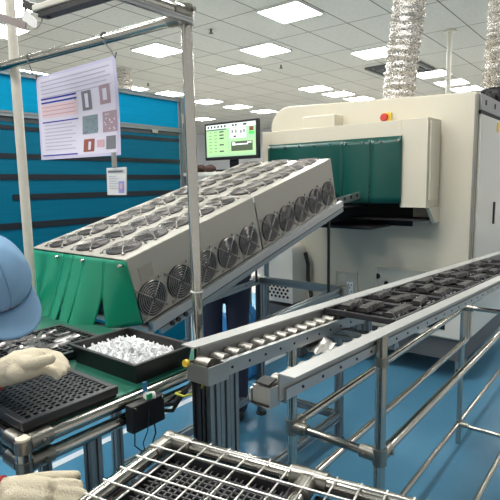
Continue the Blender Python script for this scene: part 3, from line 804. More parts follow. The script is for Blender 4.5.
# lamp bracket with cable loop at the top left
t = thing('work_light', 'slim work light on a white bracket with looped cable at top left', 'work light', tuple(at('X', .75, 40, 10)))
g = lambda px, py, x=.75: at('X', x, px, py)
b = MB().prism([g(22, 20), g(37, 30), g(37, 21), g(24, 8)], (.004, 0, 0)); b.build('bracket', WHITE, t)
MB().bar(g(37, 9.5), g(118, -14), .03, .016).build('lamp_body', WHITEPIPE, t, bevel=.003)
MB().bar(g(43, 16), g(118, -7), .028, .012).build('lamp_base', BLACK, t)
MB().bar(g(-8, 14.5), g(26, 26), .004, .02).build('lamp_arm', mat('arm_grey', (142, 130, 128), .5), t)
MB().bar(g(24, 4), g(50, 14), .01, .02).build('clamp', BLACK, t)
pts = [g(33+9.5*math.cos(a), 16+13*math.sin(a), .745+.004*a) for a in (k*.4 for k in range(18))]
MB().tube(pts, .0016, 6).build('cable', mat('beige_cable', (176, 170, 156), .5), t)

# ------------------------------------------------------------------ gravity roller conveyor
CA = V((.9990, -.02, -.039)).normalized()
def cz(x): return 1.147 - .039*(x-.69)
def yn(x): return .482 - .018*(x-.73)          # outer edge of the near flange
def yf(x): return .793 - .02*(x-.75)          # outer edge of the far flange
def cp(x, y_off_near=None, y_off_far=None, dz=0):
    y = yn(x)+y_off_near if y_off_near is not None else yf(x)+y_off_far
    return V((x, y, cz(x)+dz))
t = thing('roller_conveyor', 'long two track gravity roller conveyor on steel pipe legs, right foreground', 'conveyor', (2.2, .63, 0))
XE = 5.0
def strip(n_, x0, x1, o0, o1, z0, z1, near, m_, parent=None):
    f = (lambda x, o, z: cp(x, o, None, z)) if near else (lambda x, o, z: cp(x, None, o, z))
    P = [f(x, o, z) for x in (x0, x1) for o, z in ((o0,z0),(o1,z0),(o1,z1),(o0,z1))]
    return MB().faces(P, [(3,2,1,0),(4,5,6,7),(0,1,5,4),(1,2,6,5),(2,3,7,6),(3,0,4,7)]) and None
def strip_obj(n_, x0, x1, o0, o1, z0, z1, near, m_, parent=None):
    f = (lambda x, o, z: cp(x, o, None, z)) if near else (lambda x, o, z: cp(x, None, o, z))
    P = [f(x, o, z) for x in (x0, x1) for o, z in ((o0,z0),(o1,z0),(o1,z1),(o0,z1))]
    b = MB(); b.faces(P, [(3,2,1,0),(4,5,6,7),(0,1,5,4),(1,2,6,5),(2,3,7,6),(3,0,4,7)])
    return b.build(n_, m_, parent or t)
# near track
nf = strip_obj('near_flange', .73, XE, 0, .036, 0, .003, True, FLANGE)
nw = strip_obj('near_rail', .73, XE, .034, .038, -.052, 0, True, ALU)
strip_obj('near_rail_lip', .745, XE, .028, .034, -.052, -.030, True, ALU)
strip_obj('near_channel', .70, XE, .078, .083, -.052, -.028, True, ALU)
strip_obj('near_gap_shade', .70, XE, .038, .078, -.056, -.052, True, BLACK)  # black sheet puts the shade between the rollers into colour
# far track
strip_obj('far_flange', .745, XE, -.042, 0, 0, .003, False, FLANGE)
strip_obj('far_rail', .76, XE, -.044, -.040, -.05, 0, False, ALU)
fc = strip_obj('far_channel', .775, XE, -.100, -.088, -.029, -.024, False, ALU)
fw_ = strip_obj('far_channel_wall', .775, XE, -.100, -.096, -.058, -.029, False, ALU)
strip_obj('far_gap_shade', .76, XE, -.096, -.044, -.058, -.054, False, BLACK)  # same black sheet for the dark gaps under the far rollers
for k in range(56):
    x = .80+k*.075
    q = cp(x, .028, None, -.041); MB().tube([q+V((0,-.0015,0)), q+V((0,.0012,0))], .0034, 8).build('rail_hole', BLACKR, nw)
for k in range(56):
    x = .80+k*.06
    q = cp(x, None, -.100, -.042); MB().tube([q+V((0,-.0012,0)), q+V((0,.0012,0))], .0034, 8).build('rail_hole', BLACKR, fw_)
rol = None
def roller(x, near, z=-.031):
    o0, o1 = (.041, .074) if near else (-.085, -.047)
    a = cp(x, o0, None, z) if near else cp(x, None, o0, z); L = o1-o0
    if near not in rolls:
        bb = MB(); bb.tube([(0,0,0), (0,L,0)], .0158, 20); bb.tube([(0,-.004,0), (0,L+.004,0)], .005, 8)
        rolls[near] = bb.mesh('roller', ROLL)
    o = bpy.data.objects.new('roller', rolls[near]); COL.objects.link(o); o.parent = t; o.location = a - worldloc(t)
ROLL = mat('zinc_roller', (146, 143, 136), .34, .9, 60, .1)
rolls = {}
for k in range(46): roller(.752+k*.047, False)
for k in range(46): roller(.722+k*.047, True)
def endbox(x0, x1, o0, o1, near, z0, z1):
    b = MB(); taper_box(b, (x0, o0), (x1, o1), z0, z1, 0, .002)
    for v in b.bm.verts:
        x, o, z = v.co; v.co = cp(x, o, None, z) if near else cp(x, None, o, z)
    return b.build('end_box', DULL, t)
endbox(.722, .785, -.103, -.040, False, -.064, -.024)
e2 = endbox(.703, .735, .036, .076, True, -.060, -.020)
f_ = [cp(x, o, None, z) for x, o, z in ((.707,.042,-.018),(.733,.042,-.012),(.733,.072,-.012),(.707,.072,-.018))]
MB().prism(f_, (0,0,.003)).build('roller_cap', BLACK, e2)
MB().tube([(.722, .752, cz(.7)-.026), (.714, .752, cz(.7)-.026)], .008, 10).build('yellow_plug', YEL, t)
# legs, tubes
def cpipe(n_, a, b_, r=.0145, m_=STEEL): return MB().tube([a, b_], r, 14).build(n_, m_, t)
def joint(c, d, r=.0185, l=.022, n_='pipe_joint'):
    b = MB().tube([V(c)-V((0,0,l)), V(c)+V((0,0,l))], r, 14)
    for dd in d: b.tube([V(c)+V(dd)*.008, V(c)+V(dd)*.052], r*.98, 14); b.tube([V(c)+V(dd)*.035+V((0,0,-.0)), V(c)+V(dd)*.035+V((.0,-.022,.0)) if abs(dd[0]) > .5 else V(c)+V(dd)*.035+V((-.022,0,0))], .006, 8)
    b.build(n_, JOINT, t)
xa, xb = 1.14, 2.85
ynr, yfr = .494, .762
for x in (xa, xb, 4.5):
    cpipe('leg', (x, ynr, 0), (x, ynr, cz(x)-.001)); cpipe('leg', (x, yfr, 0), (x, yfr, cz(x)-.052))
for y in (ynr, yfr):
    cpipe('tie_tube', (xa, y, .803), (4.5, y, .79), .0135)
    cpipe('foot_tube', (xa, y, .125), (4.5, y, .125), .0125)
for x in (xa, xb, 4.5):
    cpipe('cross_tube', (x, ynr, .803), (x, yfr, .803), .0125); cpipe('cross_tube', (x, ynr, .115), (x, yfr, .115), .012)
    for y, s_ in ((ynr, 1), (yfr, -1)):
        joint((x, y, .803), [(0, s_, 0), (1, 0, 0)]); joint((x, y, .12), [(0, s_, 0), (1, 0, 0)], .0165)
        joint((x, y, cz(x)-.075), [], .0168, .012)
for x in (.772, .806): MB().slotbar((x, .735, 0), (x, .735, cz(x)-.062), .032).build('profile_leg', ALUB, t)
MB().slotbar((.845, .74, 0), (.845, .74, cz(.845)-.06), .03).build('profile_leg', ALUB, t)
MB().slotbar((.735, .735, 0), (.735, .735, cz(.735)-.062), .018).build('profile_leg', BLACK, t)
MB().tube([(.86, .74, .62), (2.85, .74, .62)], .0125, 12).build('tie_tube', STEEL, t)
for x in (1.42, 1.5): MB().slotbar((x, .70, cz(x)-.17), (x, .70, cz(x)-.05), .02).build('hanger', ALUB, t)
MB().slotbar((1.30, .52, cz(1.3)-.07), (1.30, .73, cz(1.3)-.07), .03).build('cross_beam', ALUB, t)

# trays riding on the conveyor
xs = [1.275, 1.475, 1.685, 1.90, 2.12, 2.34, 2.56, 2.78]
names_t = ['black tray of dark strips at the near end of the conveyor line', 'second black tray of dark strips from the near conveyor end', 'third black tray of dark strips from the near conveyor end', 'fourth black tray of dark strips from the near conveyor end', 'fifth black tray of dark strips from the near conveyor end', 'sixth black tray of dark strips, far along the conveyor', 'seventh black tray of dark strips, far along the conveyor', 'farthest black tray of dark strips at the right picture edge']
ordn = ['nearest', 'second', 'third', 'fourth', 'fifth', 'sixth', 'seventh', 'farthest']
STR = 0
GLINT = mat('pale_glint', (206, 210, 214), .15, .2)  # pale little balls stand in for specular glints in the trays
for k, x in enumerate(xs):
    x1 = (xs[k+1] if k < 7 else 3.0)-.006
    yy0 = (yn(x)+.040); yy1 = yf(x)-.046
    z0 = cz((x+x1)/2) - .0125
    L, W = x1-x, yy1-yy0; zc = z0
    r = thing('parts_tray', names_t[k], 'tray', ((x+x1)/2, (yy0+yy1)/2, zc), 'trays on the roller conveyor')
    M_ = Matrix.Translation(((x+x1)/2, (yy0+yy1)/2, zc)) @ Matrix.Rotation(.039, 4, 'Y') @ Matrix.Rotation(-.02, 4, 'Z')
    b = MB(); b.box((-L/2, -W/2, 0), (L/2, W/2, .004), M_); b.build('base', TRAY, r)
    b = MB(); e = .008; h = .016
    for lo, hi in (((-L/2, -W/2), (L/2, -W/2+e)), ((-L/2, W/2-e), (L/2, W/2)), ((-L/2, -W/2), (-L/2+e, W/2)), ((L/2-e, -W/2), (L/2, W/2))): b.box((*lo, .003), (*hi, h), M_)
    b.build('rim', TRAY, r, bevel=.0015)
    b = MB()
    for i in range(1, 3): b.box((-L/2+i*L/3-.002, -W/2+e, .004), (-L/2+i*L/3+.002, W/2-e, .011), M_)
    b.box((-L/2+e, -.002, .004), (L/2-e, .002, .011), M_); b.build('divider', TRAY, r)
    for i in range(12 if k < 5 else 6):
        u = random.uniform(-L/2+.02, L/2-.02); v = random.choice((-W/2+.016, W/2-.016, random.uniform(-W/2+.02, W/2-.02)))
        MB().ball(M_ @ V((u, v, .0145)), random.uniform(.0018, .0032), None, 8).build('glint_dot', GLINT, r)
    n = 3 if k < 6 else 2
    for i in range(n):
        v = -W/2+.04+i*(W-.08)/(n-1)+random.uniform(-.012, .012); a = random.uniform(-.16, .2); l = random.uniform(.055, .082); h2 = random.uniform(.009, .014)
        b = MB(); Mk = M_ @ Matrix.Translation((random.uniform(-.012, .012), v, .0135)) @ Matrix.Rotation(a, 4, 'Z')
        seg = 9; P = []
        for s_ in range(seg+1):
            uu = -l+2*l*s_/seg; wv = .015+.006*random.random(); hh = h2*(.8+.4*random.random())
            P += [Mk @ V((uu, -wv, 0)), Mk @ V((uu, wv, 0)), Mk @ V((uu, wv*.7, hh)), Mk @ V((uu, -wv*.7, hh))]
        F = [(3,2,1,0), tuple(4*seg+q for q in range(4))]
        for s_ in range(seg):
            for q in range(4): F.append((4*s_+q, 4*s_+(q+1) % 4, 4*s_+4+(q+1) % 4, 4*s_+4+q))
        b.faces(P, F)
        pos = ('the near flange', 'the middle', 'the far flange')[i if n == 3 else i*2]
        tag(b.build('moulded_strip', PART), 'dark rough moulded strip along %s in the %s conveyor tray' % (pos, ordn[k]), 'strip', 'dark strips in the conveyor trays')

# crumpled foil pouch lying between the tracks
b = MB(); c0 = V((1.135, .685, 1.055)); P = []
for i in range(15):
    row = []
    for j in range(9):
        u = i/14; v = j/8
        row.append(V((c0.x-.055+.12*u+.04*v, c0.y-.04+.09*v, c0.z+.005*math.sin(u*9+v*3)+.005*math.sin(v*13-u*4)+random.uniform(-.0015, .0015)+.016*math.sin(PI*u)*math.sin(PI*v))))
    P.append(row)
o = b.grid(P).build('foil_pouch', SILVER); sm = o.modifiers.new('solid', 'SOLIDIFY'); sm.thickness = .002; ss = o.modifiers.new('sub', 'SUBSURF'); ss.levels = 1; ss.render_levels = 1
tag(o, 'crumpled shiny silver foil pouch lying between the two conveyor tracks', 'pouch')

# ------------------------------------------------------------------ control box, wires, cord
t = thing('control_box', 'black control box fixed to the work table front rails', 'control box', (.71, .873, .95))
MB().box((.648, .852, .955), (.742, .878, 1.018)).build('box', BLACK, t, bevel=.003)
b = MB()
for x in (.655, .735): b.tube([(x, .85, 1.012), (x, .853, 1.012)], .004, 8)
b.build('screw', STEEL, t)
MB().tube([(.742, .868, .985), (.78, .866, .975), (.81, .868, .992), (.86, .88, 1.0)], .0055, 8).build('cable', CABLE, t)
MB().tube([(.742, .868, .972), (.775, .864, .960), (.80, .866, .978), (.84, .88, .985)], .005, 8).build('cable', CABLE, t)
MB().tube([(.66, .862, .957), (.655, .858, .925), (.672, .856, .905), (.70, .856, .905), (.716, .858, .93), (.716, .862, .957)], .0018, 6).build('cable', CABLE, t)
tag(MB().tube([(.735, .72, 1.075), (.745, .74, 1.05), (.755, .80, 1.02), (.77, .845, 1.01), (.80, .862, 1.0)], .0028, 8).build('ground_wire', mat('yellow_green_wire', (190, 190, 70), .5)), 'yellow green ground wire curling beside the control box to the track end', 'wire')
t = thing('grounding_clip', 'white and green clip with blue plug on the table front rail', 'clip', (.704, .868, 1.03))
MB().tube([(.697, .868, 1.022), (.718, .862, 1.018)], .011, 12).build('clip_body', WHITE, t)
MB().cbox((.700, .856, 1.025), (.014, .004, .012)).build('green_mark', mat('green_mark', (30, 170, 110), .4), t)
MB().tube([(.704, .874, 1.028), (.706, .878, 1.052)], .006, 10).build('blue_plug', mat('blue_plug', (40, 110, 150), .4), t)
pts = []
a0 = V((.70, .86, 1.02)); a1 = V((.668, .845, .93)); 
pts = [a0, V((.69, .848, .985)), V((.68, .842, .955)), a1]
N = 120; q0 = V((.662, .84, .915)); q1 = V((.600, .83, .815))
for k in range(N+1):
    u = k/N; th = u*2*PI*9; c = q0.lerp(q1, u); pts.append(c + V((math.cos(th)*.006, 0, math.sin(th)*.006*.6)))
pts += [V((.595, .83, .80)), V((.592, .84, .78))]
tag(MB().tube(pts, .0012, 6).build('coiled_cord', mat('navy_cord', (24, 40, 62), .5)), 'thin dark coiled wrist strap cord hanging below the control box', 'cord')

# ------------------------------------------------------------------ wire cage trolley, bottom
ZB = 1.03
k0 = at('Z', ZB, 170, 441); kr = at('Z', ZB, 333, 497); kl = at('Z', ZB, 100, 499)
du = (kr-k0).normalized(); dv = V((du.y, -du.x, 0)); 
if dv.dot(kl-k0) < 0: dv = -dv
dv = (dv*.35 + (kl-k0).normalized()*.65).normalized(); du = V((-dv.y, dv.x, 0)) * (1 if V((-dv.y, dv.x, 0)).dot(kr-k0) > 0 else -1)
Lu, Lv = .50, .42
t = thing('wire_trolley', 'shiny steel wire cage trolley with a wire lid, bottom foreground', 'trolley', tuple(k0+du*Lu/2+dv*Lv/2-V((0,0,ZB))))
def kp(u, v, z=0): return k0+du*u+dv*v+V((0,0,z))
for a, b_ in (((0,0),(Lu,0)), ((0,0),(0,Lv)), ((Lu,0),(Lu,Lv)), ((0,Lv),(Lu,Lv))):
    MB().tube([kp(*a), kp(*b_)], .0135, 14).build('frame_tube', STEEL, t)
for u, v in ((0,0),(Lu,0),(0,Lv),(Lu,Lv)):
    MB().tube([kp(u, v, -ZB+.06), kp(u, v, .0)], .0135, 12).build('leg', STEEL, t)
    b = MB().ball(kp(u, v, 0), .019); b.tube([kp(u, v, 0), kp(u+(.05 if u == 0 else -.05), v)], .0165, 12); b.tube([kp(u, v, 0), kp(u, v+(.05 if v == 0 else -.05))], .0165, 12); b.build('corner_joint', JOINT, t)
    MB().tube([kp(u, v, -ZB+.03)-du*.012, kp(u, v, -ZB+.03)+du*.012], .03, 12).build('caster', BLACKR, t)
b = MB().tube([kp(.245, 0, .0), kp(.305, 0, .0)], .0175, 14); b.tube([kp(.275, 0, 0), kp(.275, .05, 0)], .017, 12); b.build('pipe_joint', JOINT, t)
MB().tube([kp(.275, 0, 0), kp(.275, Lv, 0)], .012, 12).build('frame_tube', STEEL, t)
b = MB(); sp = .0385
n1 = int(Lu/sp); n2 = int(Lv/sp)
for i in range(n1+1): b.tube([kp(i*sp+.012, -.002, .015), kp(i*sp+.012, Lv, .017)], .0017, 6)
for j in range(n2+1): b.tube([kp(-.002, j*sp+.014, .018), kp(Lu, j*sp+.014, .0195)], .0017, 6)
b.build('wire_lid', mat('bright_wire', (222, 220, 214), .3, .8), t)
b = MB()
for z in (-.10, -.2, -.3, -.4):
    for a, b_ in (((0,0),(Lu,0)), ((0,0),(0,Lv))): b.tube([kp(*a, z), kp(*b_, z)], .002, 6)
for i in range(1, n1): b.tube([kp(i*sp, 0, 0), kp(i*sp, 0, -.5)], .0016, 6)
for j in range(1, n2): b.tube([kp(0, j*sp, 0), kp(0, j*sp, -.5)], .0016, 6)
b.build('wire_side', MATS['bright_wire'], t)
MB().prism([kp(0, 0, -.5), kp(Lu, 0, -.5), kp(Lu, Lv, -.5), kp(0, Lv, -.5)], (0, 0, .01)).build('cage_floor', DULL, t)
def crate(u0, u1, v0, v1, zt, label):
    r = thing('mesh_crate', label, 'crate', tuple(kp((u0+u1)/2, (v0+v1)/2, -.49)), 'black crates inside the wire trolley')
    b = MB(); th = .006; zb = -.488
    def bx(a, b_, c, d, z0, z1): b.prism([kp(a, c, z0), kp(b_, c, z0), kp(b_, d, z0), kp(a, d, z0)], (0, 0, z1-z0))
    bx(u0, u1, v0, v1, zb, zb+.006); bx(u0, u1, v0, v0+th, zb, zt); bx(u0, u1, v1-th, v1, zb, zt); bx(u0, u0+th, v0, v1, zb, zt); bx(u1-th, u1, v0, v1, zb, zt)
    b.build('body', TRAY, r)
    b = MB(); n_ = int((u1-u0)/.012); m_ = int((v1-v0)/.012)
    for i in range(1, n_): bx(u0+th+(u1-u0-2*th)*i/n_-.0014, u0+th+(u1-u0-2*th)*i/n_+.0014, v0+th, v1-th, zt-.016, zt-.012)
    for j in range(1, m_): bx(u0+th, u1-th, v0+th+(v1-v0-2*th)*j/m_-.0014, v0+th+(v1-v0-2*th)*j/m_+.0014, zt-.016, zt-.012)
    b.build('mesh_grid', mat('crate_mesh_grey', (88, 88, 90), .4), r)
    return r
crate(.018, .256, .018, .205, -.006, 'black mesh crate inside the wire trolley, nearest its corner joint')
crate(.018, .256, .212, .402, -.010, 'black mesh crate inside the wire trolley along its left tube')
crate(.292, .482, .018, .205, -.012, 'black mesh crate inside the wire trolley right of the pipe joint')
crate(.292, .482, .212, .402, -.012, 'black mesh crate inside the wire trolley at its hidden corner')
c = at('Z', 1.0, 113, 494)
MB_ = MB().cbox((c.x, c.y, 1.0), (.022, .03, .02)); MB_.cbox((c.x+.01, c.y+.02, .985), (.03, .02, .03))
tag(MB_.build('red_block', REDBROWN, bevel=.002), 'small red brown block beside the wire trolley corner', 'block')

# ------------------------------------------------------------------ people
def finish(o, vox, sm=6):
    r = o.modifiers.new('remesh', 'REMESH'); r.mode = 'VOXEL'; r.voxel_size = vox; r.use_smooth_shade = True
    s_ = o.modifiers.new('smooth', 'SMOOTH'); s_.factor = .5; s_.iterations = sm
    return o
def limb(b, pts, rad, n=14):
    b.tube(pts, rad, n)
    for p_, r_ in zip(pts, rad): b.ball(p_, r_*.995, None, 14)
    return b
# worker bent over the table at the left
HC = V(EYE + (rt*((-12-250)/500) + dn*((285-250)/500) + fw)*1.2)           # head centre
def camv(x, y, z): return rt*x + dn*y + fw*z
face = camv(.70, .62, -.35).normalized()      # looking direction, down at the tray
up_ = camv(.30, -.66, -.57); up_ = (up_-face*up_.dot(face)).normalized(); sd = up_.cross(face)
HM = Matrix.Identity(4)
for i in range(3): HM[i][0] = face[i]; HM[i][1] = sd[i]; HM[i][2] = up_[i]; HM[i][3] = HC[i]
worker = thing('person', 'seated worker in a light blue cap and uniform with white gloves', 'person', (.05, 1.25, 0))
shl, shr = V((.24, 1.42, 1.13)), V((.22, 1.02, 1.12))
LH0, LH1 = V((.435, 1.06, 1.077)), V((.60, 1.01, 1.095))
hand_c = at('Z', 1.085, 26, 375); hand_c2 = EYE + ray(40, 487)*.86
wr1 = EYE + ray(-5, 375)*1.04; wr2 = EYE + ray(-12, 494)*.835
el1 = V((.16, 1.48, .98)); el2 = V((.02, .98, .90))
body = MB()
b = body
b.ball(HC, (.088, .072, .108), HM.to_3x3().to_4x4())
b.ball(HM @ V((.03, 0, -.055)), (.06, .052, .06), HM.to_3x3().to_4x4())     # jaw
b.ball(HM @ V((.098, 0, -.02)), (.016, .012, .022), HM.to_3x3().to_4x4())   # nose
for s_ in (-1, 1): b.ball(HM @ V((-.005, s_*.075, -.015)), (.02, .008, .03), HM.to_3x3().to_4x4())
b.ball(HM @ V((.088, 0, -.058)), (.01, .024, .008), HM.to_3x3().to_4x4())   # mouth
limb(b, [HM @ V((-.03, 0, -.06)), V((.27, 1.23, 1.15))], [.055, .06])
limb(b, [V((.23, 1.23, 1.10)), V((.12, 1.25, .9)), V((.06, 1.25, .7)), V((.04, 1.25, .58))], [.10, .13, .125, .14], 18)
limb(b, [shl, shr], [.055, .055])
limb(b, [shl, el1, wr1], [.05, .04, .027]); limb(b, [shr, el2, wr2], [.05, .04, .027])
for y in (1.15, 1.35): limb(b, [V((.02, y, .55)), V((.36, y, .55)), V((.36, y, .1))], [.08, .06, .045]); limb(b, [V((.35, y, .06)), V((.46, y, .04))], [.04, .035])
finish(body.build('body', SKIN, worker), .008, 4)
# eyes
for s_ in (-1, 1): MB().ball(HM @ V((.077, s_*.03, .005)), .011).build('eye', WHITE, worker)
b = MB()
limb(b, [V((.235, 1.23, 1.11)), V((.12, 1.25, .9)), V((.05, 1.25, .66)), V((.04, 1.25, .56))], [.115, .145, .145, .155], 18)
limb(b, [shl, shr], [.07, .07]); limb(b, [V((.30, 1.23, 1.165)), V((.26, 1.23, 1.13))], [.066, .08])
limb(b, [shl, el1, wr1.lerp(el1, .12)], [.065, .055, .043]); limb(b, [shr, el2, wr2.lerp(el2, .10)], [.065, .055, .040])
finish(b.build('jacket', UNI, worker), .009, 5)
b = MB()
for y in (1.15, 1.35): limb(b, [V((.03, y, .55)), V((.36, y, .555)), V((.355, y, .12))], [.095, .075, .062])
finish(b.build('trousers', DENIM, worker), .01, 4)
# hair
b = MB(); b.ball(HM @ V((-.02, 0, .0)), (.082, .078, .105), HM.to_3x3().to_4x4()); b.ball(HM @ V((-.055, 0, -.06)), (.055, .07, .07), HM.to_3x3().to_4x4())
for s_ in (-1, 1): b.ball(HM @ V((.02, s_*.072, -.02)), (.03, .016, .05), HM.to_3x3().to_4x4())
finish(b.build('hair', HAIR, worker), .006, 4)
# cap: crown and brim
b = MB(); P = []
CR = (.108, .093, .108)
for i in range(13):
    ph = PI/2*i/12*1.12; row = []
    for j in range(49):
        th = 2*PI*j/48; pleat = 1 + .012*math.cos(th*6)*math.sin(ph) + .02*math.sin(th*5+ph*6)*math.sin(ph)**2
        zc = math.cos(ph); rr_ = math.sin(ph) if ph < PI/2 else 1 - (ph-PI/2)*.12
        row.append(HM @ V((CR[0]*rr_*math.cos(th)*pleat-.006, CR[1]*rr_*math.sin(th)*pleat, .022 + CR[2]*(zc if ph < PI/2 else -(ph-PI/2)*.55)*pleat)))
    P.append(row)
b.grid(P); cap = b.build('cap', CAPM, worker)
sm = cap.modifiers.new('solid', 'SOLIDIFY'); sm.thickness = .004; ss = cap.modifiers.new('sub', 'SUBSURF'); ss.levels = 1; ss.render_levels = 1
b = MB(); P = []
for i in range(9):
    u = i/8; row = []
    for j in range(21):
        th = -1.12+2.24*j/20
        r0x, r0y = CR[0]-.008, CR[1]-.001
        ext = .070*u*(math.cos(th*1.15)**.55 if math.cos(th*1.15) > 0 else 0)
        row.append(HM @ V((r0x*math.cos(th)-.004+ext*1.0, r0y*math.sin(th)+ext*.10*math.sin(th), .006 - .30*ext - .016*u*math.sin(th)**2)))
    P.append(row)
b.grid(P); br = b.build('brim', CAPM, cap); sm = br.modifiers.new('solid', 'SOLIDIFY'); sm.thickness = .004
MB().tube([HM @ V((CR[0]*math.cos(a)*1.0-.005, CR[1]*math.sin(a)*1.01, .010)) for a in (-1.1+2.2*k/20 for k in range(21))], .0016, 6).build('brim_seam', mat('cap_seam', (86, 130, 176), .9), cap)
MB().ball(HM @ V((-.006, 0, .131)), .008).build('cap_button', CAPM, cap)

def glove(px_pts, depth_fn, fingers, thumb, palm_r, name):
    """hand built from a wrist to knuckle axis plus curled finger chains (world points)"""
    b = MB()
    for pts, rad in [px_pts] + fingers + [thumb]: limb(b, pts, rad, 12)
    o = finish(b.build(name, GLOVE, worker), .0032, 3); return o
def R_(px, py, d): return EYE + ray(px, py)*d
# upper hand, resting over the tray with curled fingers
b = MB()
limb(b, [R_(-6, 375, 1.04), R_(8, 371, 1.045)], [.029, .031])
limb(b, [R_(8, 371, 1.045), R_(20, 366, 1.04), R_(34, 361, 1.04)], [.031, .034, .027])
limb(b, [R_(14, 364, 1.07), R_(32, 357, 1.07)], [.025, .021])
limb(b, [R_(18, 372, 1.02), R_(36, 368, 1.015)], [.022, .018])
chains = [([R_(32, 355, 1.075), R_(46, 354, 1.085), R_(58, 357, 1.08), R_(65, 363, 1.065)], [.0145, .0125, .0115, .009]),
          ([R_(34, 358, 1.06), R_(49, 357, 1.065), R_(60, 361, 1.055), R_(66, 368, 1.04)], [.015, .013, .0115, .0095]),
          ([R_(35, 363, 1.04), R_(49, 362, 1.04), R_(58, 366, 1.03), R_(63, 372, 1.02)], [.0145, .0125, .011, .009]),
          ([R_(34, 369, 1.02), R_(46, 369, 1.02), R_(54, 372, 1.01), R_(58, 376, 1.005)], [.013, .011, .010, .008]),
          ([R_(18, 361, 1.035), R_(30, 364, 1.005), R_(42, 361, .995), R_(51, 359, .995)], [.017, .0145, .0125, .010])]
for c_ in chains: limb(b, *c_)
finish(b.build('glove', GLOVE, worker), .003, 3)
cf = MB().tube([R_(-8, 376, 1.04), R_(-3, 374, 1.042)], [.0345, .0345], 18).build('glove_cuff', RED, worker)
# lower hand, flat, fingers pointing right
b = MB()
limb(b, [R_(-6, 494, .84), R_(10, 493, .845)], [.024, .027])
limb(b, [R_(10, 493, .845), R_(26, 492, .85), R_(44, 491, .85)], [.027, .028, .023])
limb(b, [R_(14, 500, .83), R_(42, 501, .835)], [.023, .021])
chains = [([R_(42, 487, .86), R_(60, 484, .865), R_(72, 484, .865), R_(79, 485, .865)], [.0115, .0105, .0095, .0085]),
          ([R_(44, 493, .85), R_(62, 492, .853), R_(76, 493, .853), R_(83, 495, .853)], [.012, .011, .010, .009]),
          ([R_(44, 500, .84), R_(62, 501, .843), R_(75, 502, .843), R_(81, 504, .843)], [.0118, .0108, .0098, .009]),
          ([R_(40, 507, .832), R_(56, 509, .832), R_(67, 510, .832), R_(72, 511, .832)], [.011, .010, .009, .008]),
          ([R_(16, 485, .87), R_(34, 480, .885), R_(54, 477, .89), R_(76, 476, .89)], [.014, .0125, .011, .0095])]
for c_ in chains: limb(b, *c_)
finish(b.build('glove', GLOVE, worker), .003, 3)
MB().tube([R_(-6, 494, .84), R_(2.5, 493.5, .841)], [.0275, .0285], 18).build('glove_cuff', RED, worker)
# stool under the worker
t = thing('stool', 'round black work stool under the seated worker', 'stool', (.03, 1.25, 0))
MB().lathe((.03, 1.25, .38), [(.16,0),(.17,.015),(.17,.03),(.15,.04)], 24).build('seat', BLACK, t)
MB().tube([(.03, 1.25, .03), (.03, 1.25, .38)], .025, 12).build('column', DULL, t)
MB().lathe((.03, 1.25, 0), [(.2,0),(.2,.015),(.04,.04)], 24).build('base', BLACK, t)

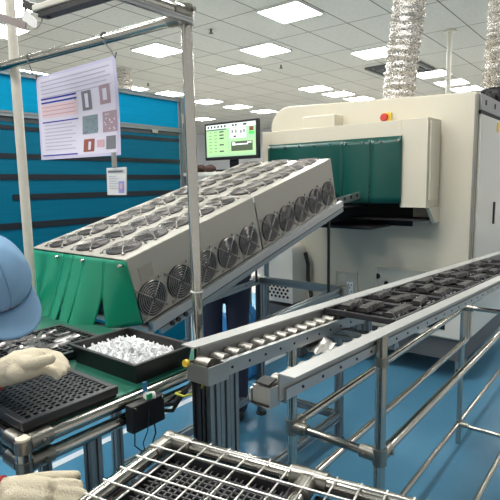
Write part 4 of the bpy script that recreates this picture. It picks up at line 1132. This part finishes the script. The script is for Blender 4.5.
# person standing behind the tunnel, mostly hidden
pc_ = EYE + ray(224, 300)*3.12; px_, py_ = pc_.x, pc_.y
P2 = thing('person', 'person in navy trousers and black jacket standing behind the fan tunnel', 'person', (px_, py_, 0))
sv = V((rt.x, rt.y, 0)).normalized(); fv = V((fw.x, fw.y, 0)).normalized()
def pp(s_, f_, z): return V((px_, py_, z)) + sv*s_ + fv*f_
b = MB()
b.ball(pp(0, .06, 1.44), (.075, .075, .105)); limb(b, [pp(0, .02, 1.24), pp(0, .05, 1.38)], [.05, .048])
limb(b, [pp(0, 0, .9), pp(0, 0, 1.0), pp(0, 0, 1.2)], [.095, .105, .12], 16); limb(b, [pp(-.17, 0, 1.22), pp(.17, 0, 1.22)], [.05, .05])
for s_ in (-1, 1):
    limb(b, [pp(.084*s_, 0, .85), pp(.084*s_, 0, .47), pp(.08*s_, -.02, .08)], [.07, .05, .038]); limb(b, [pp(.07*s_, -.02, .04), pp(.075*s_, .13, .03)], [.036, .03])
    limb(b, [pp(.18*s_, 0, 1.2), pp(.20*s_, .12, 1.05), pp(.17*s_, .30, 1.17)], [.045, .038, .027])
    for k in range(4): limb(b, [pp(.17*s_+(k-1.5)*.016, .31, 1.18), pp(.17*s_+(k-1.5)*.018, .36, 1.2), pp(.17*s_+(k-1.5)*.017, .385, 1.2)], [.0095, .0085, .007])
    limb(b, [pp(.15*s_, .30, 1.18), pp(.12*s_, .335, 1.19)], [.011, .008])
finish(b.build('body', SKIN, P2), .009, 4)
b = MB()
for s_ in (-1, 1): limb(b, [pp(-.06, 0, .93), pp(.06, 0, .93)], [.11, .11], 16); limb(b, [pp(.084*s_, 0, .88), pp(.084*s_, 0, .47), pp(.080*s_, -.01, .1)], [.082, .066, .06], 16)
finish(b.build('trousers', DENIM, P2), .009, 4)
b = MB(); limb(b, [pp(-.02, 0, .96), pp(.03, 0, .99), pp(0, 0, 1.22)], [.155, .145, .145], 16); limb(b, [pp(-.17, 0, 1.22), pp(.17, 0, 1.22)], [.066, .066])
for s_ in (-1, 1): limb(b, [pp(.18*s_, 0, 1.2), pp(.20*s_, .12, 1.05), pp(.175*s_, .27, 1.15)], [.06, .052, .042])
finish(b.build('jacket', JACK, P2), .01, 4)
b = MB(); b.ball(pp(0, .045, 1.465), (.085, .085, .10)); finish(b.build('hair', HAIR, P2), .008, 3)
b = MB()
for s_ in (-1, 1): limb(b, [pp(.07*s_, -.04, .045), pp(.078*s_, .15, .04)], [.046, .04])
finish(b.build('shoe', BLACK, P2), .008, 3)

# blue sacks on the floor behind
def sack(px, py, d, h, r, label):
    c = EYE + ray(px, py)*d
    b = MB(); prof = [(r*.8,0),(r,.06*h),(r*1.05,.4*h),(r*.92,.7*h),(r*.55,.9*h),(r*.25,h)]
    b.lathe((c.x, c.y, 0), prof, 28)
    for v in b.bm.verts:
        a = math.atan2(v.co.y-c.y, v.co.x-c.x); v.co += V((math.cos(a), math.sin(a), 0))*(.025*math.sin(a*5+v.co.z*11)+random.uniform(-.008, .008)); v.co.z = max(0, v.co.z+random.uniform(-.01, .01))
    o = b.build('plastic_sack', BLUEBAG); ss = o.modifiers.new('sub', 'SUBSURF'); ss.levels = 1; ss.render_levels = 1
    return tag(o, label, 'sack', 'blue plastic sacks')
sack(245, 320, 3.9, .58, .13, 'blue plastic sack on the floor right of the navy trousers')
sack(222, 330, 4.1, .46, .12, 'blue plastic sack on the floor seen between the navy trouser legs')
